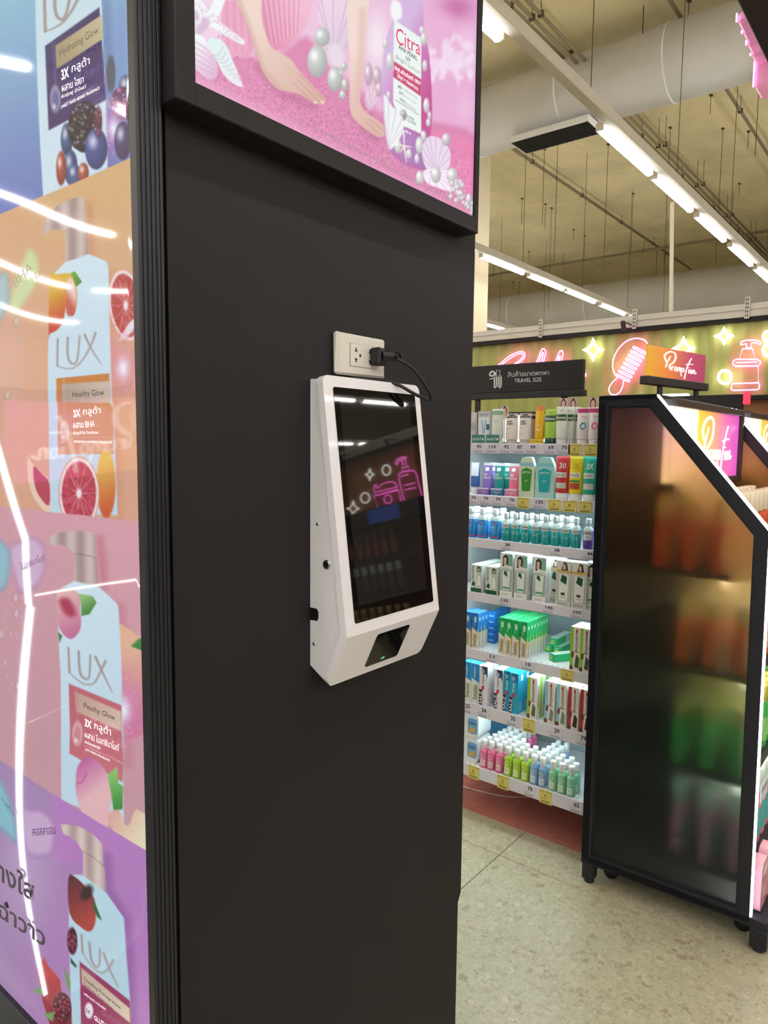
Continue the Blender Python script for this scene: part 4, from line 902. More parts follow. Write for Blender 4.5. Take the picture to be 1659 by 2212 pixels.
def arc_map(r, off=0.0008): return lambda u, v: ((r+off)*math.sin((u-.5)*2.3), -(r+off)*math.cos((u-.5)*2.3), v)
def arc_patch(mb, r, u0, u1, v0, v1, m, off=0.0006, n=9):
    f = arc_map(r, off); vs = [f(u0+(u1-u0)*i/n, v) for v in (v0, v1) for i in range(n+1)]
    mb.add(vs, [(i, i+1, n+2+i, n+1+i) for i in range(n)], m, True)
def make_lotion(body, lab, r=.0165, h=.078, cap=.036):
    root = thing('lotion_bottle', 'x', 'bottle'); M = col_mat(body, .25)
    MB().lathe([(r*.92, 0), (r, .003), (r, h*.86), (r*.9, h*.94), (r*.62, h*.99), (r*.58, h+.002)], M, n=18).build('bottle_body', root)
    MB().lathe([(r*.62, h+.0025), (r*.66, h+.004), (r*.66, h+cap-.003), (r*.6, h+cap)], M_CAPW, n=16).build('cap', root)
    l = MB(); arc_patch(l, r, .2, .8, h*.12, h*.48, P(lab)); f = arc_map(r, .0009)
    l.flat([f(.5+.2*math.cos(a), h*.66+.011*math.sin(a)) for a in np.linspace(0, 6.2832, 13)[:-1]], P(lab)); l.text('Beauty', arc_map(r, .0013), .38, h*.64, .62, h*.69, P('#8a8a8a')); l.text('lotion', arc_map(r, .0013), .36, h*.28, .64, h*.34, P('#7c8a80')); l.build('printed_label', root)
    return root
def make_mouthwash(liquid, label_c, band, txt, cap_c, stripes, w=.0205, d=.013, h=.088):
    root = thing('mouthwash_bottle', 'x', 'bottle'); M = col_mat(liquid, .12); G = mat('clear_shoulder_'+str(liquid), (196, 214, 216), .12)
    MB().lathe([(w*.94, 0), (w, .004), (w, h*.80)], M, n=18, sy=d/w).build('liquid_body', root)
    MB().lathe([(w, h*.8002), (w*.97, h*.86), (w*.72, h*.95), (w*.45, h), (w*.42, h+.004)], G, n=18, sy=d/w).build('shoulder', root)
    c = MB().lathe([(w*.5, h+.0042), (w*.54, h+.006), (w*.54, h+.024), (w*.48, h+.027)], P(cap_c), n=14); c.build('cap', root)
    if stripes:
        st = MB()
        for k in range(4):
            a0 = -.9+.5*k; f = lambda a, z: (w*.535*math.sin(a), -w*.535*math.cos(a), z); st.add([f(a0, h+.008), f(a0+.22, h+.008), f(a0+.6, h+.022), f(a0+.38, h+.022)], [(0, 1, 2, 3)], P('#2c4a48'))
        st.build('cap_stripes', root)
    l = MB(); Fm = lambda off: (lambda u, v: ((u-.5)*2*w*.9, -d*math.sqrt(max(.02, 1-((u-.5)*1.8)**2))-off, v)); f = Fm(.0006); N = 8
    def patch(u0, u1, v0, v1, m, off): ff = Fm(off); l.add([ff(u0+(u1-u0)*i/N, v) for v in (v0, v1) for i in range(N+1)], [(i, i+1, N+2+i, N+1+i) for i in range(N)], m, True)
    for (v0, v1, c_) in band: patch(.05, .95, h*v0, h*v1, P(c_), .0006)
    for t, u0, v0, u1, v1, c_ in txt: l.text(t, Fm(.0012), u0, h*v0, u1, h*v1, P(c_), .01)
    l.build('printed_label', root)
    return root
def put(key, maker, shelf, px, py, x_in, label, cat, group=None, rot=0.0, back=0.0):
    x_in = max(x_in, .0066); z = SHELF[shelf][0]-0.0021; y = gy(px, py, GX+x_in)
    return place(key, maker, (GX+x_in+back, y, z), R90+rot, label, cat, group)

# --- tier 1: face-wash tubes
S = 0; B1 = 955
def t1(key, px, label, *a, x_in=.035, rot=0, **k): put(key, lambda: make_tube(*a, **k), S, px, B1, x_in, label, 'tube', rot=rot)
t1('t_grey', 1019, 'grey-white tube at the pillar end of the top shelf', .045, .03, .122, .02, '#c9c6c6', '#dcdcdc', [(.3, .6, '#b0adb0')])
put('t_blister', lambda: make_carton(.052, .03, .126, '#d2dbe2', [(.06, .94, .1, .8, '#dfe9f0'), (.0, 1, .82, 1, '#c3c6cc'), ([(.25, .72), (.38, .72), (.5, .42), (.62, .72), (.75, .72), (.55, .3), (.45, .3)], '#8fb2d6'), (.72, 1, .42, .6, '#2f6a66')], [('A', .35, .12, .6, .18, '#4a5a70'), ('VISIT', .1, .86, .9, .92, '#6a6a76')]), S, 1044, B1, .03, 'clear blister pack with a pale blue V on the top shelf', 'pack')
t1('t_smooth', 1074, 'white face tube with a green band at the top', .050, .034, .134, .02, '#d6dcd6', '#e4e6e2', [(.80, .92, '#3f8f6f')], [('smooth E', .12, .83, .88, .9, '#f0f4f0'), ('gel', .3, .55, .7, .62, '#9aa6a0')])
for k, (px, px_l) in enumerate(((1105, 'nearer the green shelf cards'), (1134, 'nearer the yellow tube'))):
    t1('t_deep', px, 'white DEEP CLEAN tube with a black band, the one '+px_l, .049, .034, .114, .016, '#e2dcd8', '#b9b2ae', [(.84, .97, '#221f22')], [('Neutrogena', .1, .87, .9, .94, '#e8e4e2'), ('DEEP', .16, .66, .62, .73, '#3a3234', .03), ('CLEAN', .16, .57, .7, .64, '#3a3234', .03), ('ACNE', .16, .42, .45, .46, '#b04048'), ('foam', .16, .2, .5, .25, '#8a8488')], crimp='#cfc8c6')
t1('t_beige', 1152, 'beige tube half hidden behind a DEEP CLEAN tube', .046, .03, .112, .018, '#cbb3a2', '#d8c4b6', [(.8, .95, '#2a2526')], x_in=.06)
t1('t_yellow', 1165, 'yellow squeeze tube with a pale round emblem', .037, .03, .140, .02, '#e6b31e', '#e8c23a', [(.86, 1.0, '#d98a4e')], circle=(.5, .34, .32, '#efcf96'))
t1('t_acnes_g', 1188, 'lime green Acnes tube with a dark green cap', .046, .032, .128, .022, '#a3cc4e', '#1f4d45', [(.56, .78, '#1d5236')], [('Acnes', .08, .62, .92, .72, '#e8f2e4', .01), ('cica', .4, .86, .6, .92, '#2f5a30')])
t1('t_acnes_w', 1212, 'white Acnes tube at the front beside the lime tube', .044, .032, .136, .02, '#dde2dc', '#e6e6e4', [(.56, .76, '#1d5236')], [('Acnes', .08, .61, .92, .71, '#e8f2e4', .01), ('care', .4, .84, .6, .9, '#8a9a8c')])
for k, (px, xi) in enumerate(((1228, .06), (1242, .085))):
    put('t_acnes_w', None, S, px, B1, xi, 'white Acnes tube, %s row behind the front one' % ('second' if k == 0 else 'third'), 'tube')
for k, (px, c_, nm) in enumerate(((1258, '#3a94bc', 'blue'), (1283, '#e06a9a', 'pink'))):
    t1('t_rosa%d' % k, px, 'white tube with a magenta top band and a %s round emblem' % nm, .045, .032, .130, .018, '#e6e0e2', '#ece8e8', [(.84, .97, '#b02a72')], [('Rosa', .45, .68, .85, .75, '#7a6a8a')], circle=(.62, .42, .26, c_))
for k, px in enumerate((1033, 1064)):
    put('shelf_card', lambda: (lambda r: (MB().box((-.0285, -.0008, 0), (.0285, .0, .034), P('#2f7a70')).build('card', r), MB().text('smooth E', lambda u, v: (-.025+u*.038, -.0012, .012+v*.012), 0, 0, 1, 1, P('#cfe2dc'), .01).text('+', lambda u, v: (.016+u*.009, -.0012, .012+v*.010), 0, 0, 1, 1, P('#e8f2ee'), .05).build('lettering', r), r)[2])(thing('shelf_card', 'x', 'card')), S, px, 957, -.001+.004, 'teal smooth E shelf card, the %s one' % ('one nearer the pillar' if k == 0 else 'one farther from the pillar'), 'card')
put('yellow_card', lambda: (lambda r: (MB().box((-.027, -.0008, 0), (.027, .0, .019), P('#e0c23c')).build('card', r), MB().text('ราคาพิเศษ', lambda u, v: (-.023+u*.046, -.0012, .006+v*.007), 0, 0, 1, 1, P('#9a8420')).build('lettering', r), r)[2])(thing('shelf_card', 'x', 'card')), S, 1159, 957, .003, 'small yellow shelf card in front of the yellow tube', 'card')
def face_card(w, h, hair, top=None):
    r = thing('hang_card', 'x', 'card'); MB().box((-w/2, 0, 0), (w/2, .001, h), P('#c9aeb4')).build('card', r)
    m = MB(); e = lambda cx, cz, rx, rz, c_, o: m.flat([(cx+rx*math.cos(a), -.0004-o, cz+rz*math.sin(a)) for a in np.linspace(0, 6.2832, 15)[:-1]], P(c_))
    e(0, h*.52, w*.31, h*.40, hair, 0); e(0, h*.93, w*.10, h*.07, hair, .00002); e(0, h*.5, w*.22, h*.31, '#d9b19c', .0002); e(0, h*.08, w*.3, h*.16, '#d9c8c0', .0003)
    m.build('portrait_print', r)
    if top: MB().box((-w/2, -.0008, h*.55), (w/2, -.0003, h*.8), P(top)).build('colour_band', r)
    return r
for k, (px, py, hair, xi, lab) in enumerate(((1090, 893, '#3a2a28', .09, 'portrait card above the white tubes, leftmost'), (1217, 877, '#3a2420', .095, 'portrait card above the white Acnes tubes, left one'), (1238, 877, '#4a2c26', .10, 'portrait card above the white Acnes tubes, right one'), (1281, 876, '#33221f', .09, 'portrait card above the magenta-banded tubes'))):
    zz = at(0, GX+xi, px, py)[2]; place('face%d' % k, lambda: face_card(.036, .048, hair), (GX+xi, gy(px, py, GX+xi), 1.5049), R90, lab, 'card')
    o = PROTO['face%d' % k]; o.location.z = 1.5049
    st_ = MB().box((-.002, .0012, 0.0), (.002, .0025, zz-1.504-.02), P('#d8d8d8')).build('stand', o)
    for ch in o.children:
        if ch != st_: ch.location.z = zz-1.504-.02
# --- tier 2
S = 1; B1 = 1072
put('b_blue', lambda: make_tube(.038, .032, .125, .03, '#3d62a6', '#e4e8ee', [(.45, 1.0, '#dfe8f2')]), S, 1026, B1, .04, 'blue and white tube at the pillar end of the second shelf', 'tube')
def gini(c_, wt): return lambda: make_tube(.041, .03, .126, .015, c_, '#e6e4e8', [(.9, 1.0, '#e8e8ee'), (.72, .84, '#f0f0f4', .3, .7)], [('CUSHION', .12, .44, .88, .52, '#f0eef4', .01), (wt, .12, .55, .6, .63, '#f0eef4', .01)])
for k, (px, key, c_, wt, xi, lab) in enumerate(((1053, 'g_p', '#8a73bf', 'LUNA', .04, 'purple tube in the front row of the second shelf'), (1068, 'g_p', '', '', .075, 'purple tube tucked behind the front purple one'), (1078, 'g_t', '#1f8f86', 'ANTI', .042, 'teal tube at the front between purple and pink tubes'), (1096, 'g_t', '', '', .065, 'teal tube tucked behind the front teal one'), (1110, 'g_k', '#dd7390', 'HAIR', .04, 'pink tube next to the green pouch'))):
    put(key, gini(c_, wt), S, px, B1, xi, lab, 'tube')
for k, (px, c_, c2_) in enumerate(((1043, '#7a5aa8', 'purple'), (1071, '#2d6f9a', 'teal-blue'), (1102, '#d8799f', 'pink'))):
    put('tray%d' % k, lambda c_=c_: make_carton(.050, .022, .029, c_, [(.0, 1, .78, 1, '#d8cfe4')], [('CUSHION', .12, .42, .88, .6, '#ece8f2'), ('79.-', .4, .14, .7, .28, '#ece8f2')], name='display_tray'), S, px, 1082, .002, 'small %s display tray at the front edge of the second shelf' % c2_, 'tray')
def pouch(c0, c1, c2_, txt, w=.064, h=.152):
    r = thing('gel_pouch', 'x', 'pouch'); pts = rounded([(-w/2, 0), (w/2, 0), (w*.48, h*.8), (w*.3, h), (-w*.3, h), (-w*.48, h*.8)], .006)
    MB().prism(pts, lambda u, v, d: (u, d, v), 0, .018, P(c0)).build('pouch_body', r, bevel=.002)
    m = MB(); m.prism(rounded([(-w*.28, h*.16), (w*.24, h*.16), (w*.34, h*.68), (0, h*.74), (-w*.34, h*.68)], .005), lambda u, v, d: (u, d, v), -.0016, -.0001, P(c1)); m.text(txt, lambda u, v: (-w*.26+u*w*.52, -.002, h*.58+v*h*.07), 0, 0, 1, 1, P('#e4f0e0')); m.text('gel', lambda u, v: (-w*.1+u*w*.2, -.002, h*.4+v*h*.05), 0, 0, 1, 1, P('#e4f0e0'))
    m.flat([(-w*.46, -.0003, h*.78), (w*.46, -.0003, h*.78), (w*.44, -.0003, h*.86), (-w*.44, -.0003, h*.86)], P(c2_)); m.build('printed_label', r); return r
put('pouch_g', lambda: pouch('#cfe0c4', '#2f8a34', '#8cc0dc', 'perme'), S, 1136, B1+3, .02, 'pale green gel pouch with a dark green window', 'pouch')
put('pouch_t', lambda: pouch('#a9d6d2', '#16a5ac', '#7fc7cf', 'perme', .076, .152), S, 1175, B1+6, .02, 'teal gel pouch beside the red tube', 'pouch')
for k, (px, c_, tx_, tc, lab) in enumerate(((1214, '#c03034', '30', '#f0d8d0', 'red tube marked 30 with a white cap'), (1243, '#e6cf1f', 'COOL', '#c9a21a', 'yellow tube with a green stripe and white cap'), (1273, '#17a890', '3X', '#e4f4f0', 'green-teal 3X tube beside the dark display'))):
    put('wash%d' % k, lambda c_=c_, tx_=tx_, tc=tc: make_tube(.053, .034, .158, .026, c_, '#e8eaea', [(.42, .56, '#e9ece6', .1, .85), (.30, .36, '#2f8a58' if tx_ == 'COOL' else c_, .1, .85), (.12, .28, '#a84a3a' if tx_ == 'COOL' else '#c8cfc8', .12, .86)], [(tx_, .3, .66, .8, .82, tc, .03), ('ANTI ACNE', .14, .45, .8, .53, '#4a5a54', .01)]), S, px, B1+10, .022, lab, 'tube')
# --- tier 3: mouthwash
S = 2; B1 = 1172
colg = lambda: make_mouthwash('#1f80c4', '#1f80c4', [(.08, .13, '#c23a44')], [('Colgate', .14, .64, .8, .72, '#d84a4a'), ('plax', .2, .46, .6, .56, '#bfe0f4')], '#e6ecf0', False, .0235, .016, .093)
for k, px in enumerate((1018, 1042, 1070)):
    put('colgate', colg, S, px, 1164, .03, 'bright blue mouthwash bottle with a white cap, %s from the pillar' % nth(k), 'bottle')
for k, px in enumerate((1030, 1056, 1086)):
    put('colgate', colg, S, px, 1160, .085, 'bright blue mouthwash bottle in the back row, %s from the pillar' % nth(k), 'bottle')
lis = lambda: make_mouthwash('#1e8f90', '#fff', [(.62, .80, '#d8e0de')], [('LISTERINE', .1, .67, .9, .75, '#27404a'), ('COOL MINT', .2, .38, .8, .43, '#a8dcd8')], '#d4dedc', True, .0178, .014, .083)
LP = (1093, 1113, 1135, 1157, 1178, 1199, 1221, 1244)
for k, px in enumerate(LP):
    put('listerine', lis, S, px, 1168+(px-1093)*.08, .028, 'teal mouthwash bottle in the front row, %s counting away from the blue ones' % nth(k), 'bottle', rot=.12)
for k in range(7):
    put('listerine', lis, S, LP[k]+13, 1162+(LP[k]-1093)*.08, .072, 'teal mouthwash bottle in the second row, %s counting away from the blue ones' % nth(k), 'bottle', rot=.12)
put('lis_purple', lambda: make_mouthwash('#5a3a94', '#fff', [(.40, .80, '#dcdce4')], [('LISTERINE', .1, .66, .9, .74, '#2c2c44'), ('TOTAL', .3, .5, .7, .56, '#2c2c44')], '#d4dedc', True, .0178, .014, .083), S, 1270, 1182, .028, 'purple mouthwash bottle beside the dark display', 'bottle', rot=.1)
# --- tier 4: toothpaste packs with portraits
S = 3; B1 = 1292
den_s = lambda: make_carton(.049, .036, .110, '#dfe2df', [(.0, 1, 0, .16, '#1f5a3c'), (.55, .98, .2, .72, '#b8ccc4'), ([(.6, .25), (.9, .25), (.85, .62), (.65, .62)], '#e8eeea'), (.5, .98, .74, .97, '#8fb5ac'), ([(.62, .76), (.86, .76), (.88, .9), (.74, .96), (.6, .9)], '#2c2626'), ([(.66, .78), (.82, .78), (.82, .88), (.66, .88)], '#d4b4a4'), ([(.05, .25), (.38, .2), (.4, .34), (.22, .42)], '#27523c')], [('DENTISTE', .1, .45, .28, .95, '#3c4a44', 'up')], '#e8ebe8')
for k, (px, xi) in enumerate(((1028, .01), (1060, .01))):
    for j in range(5 if k == 0 else 4):
        put('dentiste_s', den_s, S, px, 1286+k*5, xi, 'small white toothpaste carton in the %s column from the pillar, %s row from the front' % (nth(k), nth(j)), 'box', back=.038*j)
den_t = lambda: make_carton(.053, .045, .170, '#d7dcd8', [(.0, 1, 0, .13, '#e9ebe8'), (.04, .96, .14, .62, '#9fb3ab'), ([(.25, .16), (.75, .16), (.85, .6), (.18, .6)], '#dfe8e4'), (.26, .76, .19, .23, '#2f9a5c'), ([(.3, .52), (.62, .46), (.55, .58), (.36, .6)], '#24523e'), (.0, 1, .66, 1, '#dfe9e4'), (.55, 1, .72, .98, '#7fae9c'), ([(.2, .7), (.62, .7), (.66, .9), (.45, .98), (.22, .92)], '#2e2625'), ([(.28, .74), (.5, .74), (.52, .9), (.3, .9)], '#dcb6a6'), ([(.3, .66), (.7, .66), (.6, .74), (.36, .74)], '#eae6e4')], [('DENTISTE', .2, .04, .7, .075, '#7a8a82'), ('plus white', .2, .63, .7, .655, '#5a6a62')], '#e8ebe8', [(.1, .9, .1, .9, '#e4e8e6')], [('WHITENING', .3, .2, .6, .8, '#a8b4b0', 'up')])
for k, (px, py, xi) in enumerate(((1092, 1289, .012), (1123, 1296, .01), (1163, 1303, .008))):
    put('dentiste_t', den_t, S, px, py, xi, 'tall toothpaste pack with a portrait header, %s from the pillar' % nth(k), 'box')
for k, (px, py, xi) in enumerate(((1108, 1288, .06), (1146, 1293, .06))):
    put('dentiste_t', den_t, S, px, py, xi, 'tall portrait toothpaste pack in the back row, %s one' % ('left' if k == 0 else 'right'), 'box')
den_g = lambda: make_carton(.058, .045, .166, '#d9dad2', [(.06, .94, .1, .72, '#b7bdb6'), ([(.22, .12), (.8, .12), (.86, .7), (.2, .7)], '#e6e8e4'), (.0, 1, .74, .80, '#c8a860'), ([(.3, .55), (.7, .48), (.75, .66), (.4, .7)], '#25513e'), ([(.36, .24), (.62, .24), (.62, .30), (.36, .30)], '#3c4a44'), (.1, .95, .8, 1, '#d6dccf'), ([(.35, .8), (.8, .8), (.72, .96), (.5, .98)], '#3a2c28'), ([(.45, .82), (.65, .82), (.62, .93), (.48, .93)], '#dcb8a6')], [('DENTISTE', .15, .03, .8, .07, '#3c4a44'), ('premium', .3, .18, .7, .21, '#2c3a34')], '#d8dcd8')
for k, (px, py) in enumerate(((1215, 1308), (1249, 1312))):
    put('dentiste_g', den_g, S, px, py, .012, 'toothpaste pack with a gold band, the %s of the pair' % ('left' if k == 0 else 'right'), 'box')
put('dentiste_g', den_g, S, 1196, 1303, .05, 'toothpaste pack with a gold band standing behind the pair', 'box')
put('dentiste_t', den_t, S, 1277, 1318, .02, 'toothpaste pack cut off by the dark display', 'box')
# --- tier 5: herbal toothpaste cartons
S = 4; B1 = 1420
def viset(c0, c1): return lambda: make_carton(.0285, .024, .145, '#e2dfd8', [([(0, .60), (1, .46), (1, 1), (0, 1)], c0), ([(.86, .3), (1, .28), (1, .62)], '#e2c23a'), ([(.42, .74), (.7, .74), (.78, .82), (.7, .90), (.42, .90), (.34, .82)], c1), (.14, .82, .05, .42, '#d8d2b8')], [('วิเศษนิยม', .2, .06, .74, .42, '#6a5416', 'up'), ('HERBAL', .3, .64, .44, .74, c1, 'up')], c0, [([(0, .46), (1, .46), (1, 1), (0, 1)], c0), ([(0, .3), (0, .64), (.3, .46)], '#e2c23a'), ([(.3, .78), (.7, .78), (.7, .88), (.3, .88)], c1)], [('วิเศษนิยม', .3, .06, .7, .42, '#7a7448', 'up')])
vg = viset('#14a35a', '#bfe8cc'); vb = viset('#1a74c0', '#b8d8f0')
for k, (px, py, xi) in enumerate(((1009, 1394, .006), (1025, 1398, .006))):
    for j in range(3): put('viset_b', vb, S, px, py, xi, 'blue and white herbal toothpaste carton, %s column, %s row back' % (nth(k), nth(j)), 'box', back=.0255*j)
for j in range(5):
    z0 = SHELF[4][0]-.0021+j*.0255
    place('viset_b_flat', lambda: make_carton(.036, .14, .025, '#1f74bc', [(0, 1, 0, 1, '#1a66b0'), (.2, .8, .3, .7, '#3a8ad0')], [('วิเศษ', .2, .35, .8, .65, '#bfd8ee')]), (GX+.12, gy(1060, 1396, GX+.12), z0), R90+.06, 'blue toothpaste carton lying flat in a pile, %s from the bottom' % nth(j), 'box')
cols_g = ((1083, 1411, .010, 7), (1097, 1415, .008, 7), (1112.5, 1418, .006, 7), (1130, 1421, .004, 7))
for k, (px, py, xi, n_) in enumerate(cols_g):
    for j in range(n_): put('viset_g', vg, S, px, py, xi, 'green and white herbal toothpaste carton, %s column, %s row from the front' % (nth(k), nth(j)), 'box', back=.0255*j)
def flat_green(): return make_carton(.033, .14, .028, '#17a060', [(0, 1, 0, 1, '#12995a'), (.1, .6, .25, .5, '#d8c84a')], [('HERBAL', .1, .62, .7, .8, '#d0ecd8')], '#cfe0d4', [(0, .55, 0, 1, '#1fae6c'), (.55, 1, 0, 1, '#d8dad2')], [])
p = at(2, SHELF[4][0]-.0021, 1192, 1428)
place('flat_g', flat_green, (p[0], p[1], SHELF[4][0]-.0021), R90-.55, 'single green toothpaste carton lying on the empty shelf stretch', 'box')
for j in range(3):
    place('flat_g', flat_green, (GX+.16, gy(1186, 1398, GX+.16)+(0, -.036, -.018)[j], SHELF[4][0]-.0021+(0, 0, .0292)[j]), R90-.0, 'green toothpaste carton fallen over at the back of the shelf, %s one' % nth(j), 'box')
dok = lambda c_, fl: (lambda: make_carton(.040, .045, .160, '#e6e3de', [(0, .30, .0, 1, c_), (0, .30, 0, .10, '#6a4030'), ([(.45, .08), (.85, .06), (.9, .3), (.6, .38)], fl), ([(.1, .3), (.34, .28), (.4, .42), (.2, .44)], '#6a4a34'), ([(.5, .88), (.66, .86), (.7, .94), (.56, .97)], '#a8323c')], [('ดอกบัวคู่', .42, .42, .82, .86, '#5a4a44', 'down')], '#dfe6d4', [(.55, 1, 0, 1, c_)], [('ดอกบัวคู่', .15, .3, .45, .8, '#6a7a5a', 'down')]))
dg = dok('#8fc43a', '#4a5a48')
for k, (px, py) in enumerate(((1241, 1450), (1262, 1452))):
    for j in range(2): put('dok_g', dg, S, px, py, .006, 'white and lime toothpaste carton beside the display, %s column, %s row' % (nth(k), nth(j)), 'box', back=.047*j)
# --- tier 6
S = 5
vb2 = lambda: make_carton(.036, .04, .158, '#dfe2e0', [([(0, .62), (1, .52), (1, 1), (0, 1)], '#1f86c8'), (.1, .9, .04, .46, '#cfd8c8')], [('วิเศษนิยม', .25, .06, .75, .44, '#6a5416', 'up'), ('FRESH', .3, .64, .5, .92, '#d0e6f4', 'up')], '#1f86c8')
for k, (px, py) in enumerate(((1009, 1508), (1026, 1512))): put('viset_b2', vb2, S, px, py, .02, 'large blue and white herbal carton at the pillar end, %s one' % ('left' if k == 0 else 'right'), 'box')
def salz(c0, c1, word): return lambda: make_carton(.037, .045, .160, c0, [(.0, .42, 0, .40, '#2a2450'), ([(.3, .38), (.62, .42), (.6, .52), (.28, .48)], '#c83a4e'), ([(.45, .78), (.8, .82), (1, .72), (1, 1), (.3, 1)], c1), ([(.45+.2*math.cos(a), .87+.055*math.sin(a)) for a in np.linspace(0, 6.28, 12)[:-1]], '#8fb0d0')], [('SALZ', .06, .03, .38, .36, '#eceef2', 'up'), (word, .35, .54, .6, .76, '#4a5a78' if word == 'Original' else '#d8eef6', 'up')], c0, [(.5, .9, .8, .95, '#e4e8ea')], [('SALZ', .3, .08, .6, .3, '#dfe6ea', 'up')])
so_ = salz('#dedde2', '#3c3f58', 'Original'); sf = salz('#27a3c8', '#2a6a9a', 'Fresh')
for k, (px, py) in enumerate(((1043, 1521), (1075, 1526))):
    for j in range(3): put('salz_o', so_, S, px, py, .005, 'white SALZ Original carton, %s column, %s row' % (nth(k), nth(j)), 'box', back=.047*j)
for k, (px, py) in enumerate(((1094, 1532), (1108, 1541))):
    for j in range(3): put('salz_f', sf, S, px, py, (.014 if k == 0 else .002), 'turquoise SALZ Fresh carton, %s column, %s row' % (nth(k), nth(j)), 'box', back=.047*j)
for j in range(3): put('dok_gw', dok('#8fc43a', '#5a6a58'), S, 1148, 1546, .006, 'white and lime toothpaste carton on the SALZ shelf, %s row' % nth(j), 'box', back=.047*j)
for k, (px, py, key, c_, nm) in enumerate(((1186, 1556, 'dok_b', '#8fc4d8', 'light blue'), (1211, 1562, 'dok_b', '', 'light blue'), (1237, 1572, 'dok_r', '#b8303c', 'red'), (1263, 1576, 'dok_r', '', 'red'))):
    for j in range(2): put(key, dok(c_, '#7a8a80' if k < 2 else '#4a2c26'), S, px, py, .004, 'white toothpaste carton with a %s stripe, %s of its pair, %s row' % (nm, 'left' if k in (0, 2) else 'right', 'front' if j == 0 else 'back'), 'box', back=.047*j)
# --- tier 7: tissue packs and travel lotion bottles
S = 6; Z7 = SHELF[6][0]-.0021
def tissue():
    r = thing('tissue_pack', 'x', 'tissue pack'); MB().prism(rounded([(-.055, 0), (.055, 0), (.055, .1), (-.055, .1)], .02, 5), lambda u, v, d: (u, d, v), 0, .10, P('#dfe4e6')).build('wrapper', r, bevel=.004)
    m = MB()
    for cx in (-.035, .027): m.prism(rounded([(cx-.022, .018), (cx+.022, .018), (cx+.022, .082), (cx-.022, .082)], .012), lambda u, v, d: (u, d, v), -.0008, -.0001, P('#6aa6d4'))
    m.prism(rounded([(.012, .024), (.040, .024), (.036, .044), (.016, .044)], .004), lambda u, v, d: (u, d, v), -.0014, -.0009, P('#e0a040')); m.text('Cellox', lambda u, v: (.008+u*.038, -.0018, .056+v*.014), 0, 0, 1, 1, P('#27384a')); m.build('printed_label', r); return r
for k in range(2): place('tissue', tissue, (GX+.025, gy(1008, 1632, GX+.02)+.005, Z7+.101*k), R90, 'white and blue Cellox tissue pack, %s of the two stacked' % ('lower' if k == 0 else 'upper'), 'tissue pack')
place('cellox_bag', lambda: make_carton(.13, .05, .13, '#5f9cc4', [(0, 1, .7, 1, '#7db4d4')], [('Cellox', .08, .66, .7, .8, '#d8ecf6')], name='tissue_pack'), (GX+.33, min(gy(1068, 1600, GX+.33), 1.51), Z7), R90, 'blue Cellox tissue bag at the back of the bottom shelf', 'tissue pack')
LB = {'pink': ('#dd6f9c', '#ecc0d0'), 'green': ('#a3c83c', '#dbe6a8'), 'blue': ('#7ea6cc', '#c4d6e6'), 'mint': ('#82c49c', '#c8e2ce')}
front = [(1044, 1657, 'pink', 9), (1061, 1661, 'pink', 8), (1078.5, 1667, 'pink', 8), (1096.5, 1674, 'green', 4), (1114, 1681, 'green', 3), (1131, 1688, 'green', 3), (1149, 1695, 'blue', 6), (1168, 1701, 'blue', 6), (1189, 1709, 'mint', 3), (1208, 1716, 'mint', 3), (1229, 1722, 'mint', 2)]
for k, (px, py, c_, n_) in enumerate(front):
    p0 = at(2, Z7, px, py)
    for j in range(n_):
        place('lotion_'+c_, lambda c_=c_: make_lotion(*LB[c_]), (max(p0[0], GX+.02)+.0355*j, p0[1]-.003*j, Z7), R90, '%s lotion bottle, %s column from the tissue packs, %s row back' % (c_, nth(k), nth(j)), 'bottle', 'travel lotion bottles on the bottom shelf')
cb = [at(2, .004, *q) for q in ((985, 1694), (1010, 1702), (1040, 1710), (1075, 1718), (1110, 1722), (1150, 1722))]
MB().tube(smooth_path([tuple(q) for q in cb], 5), .0035, P('#d8c0bc'), 6).build('floor_cable', label='pale cable lying on the red floor under the shelf unit', cat='cable')

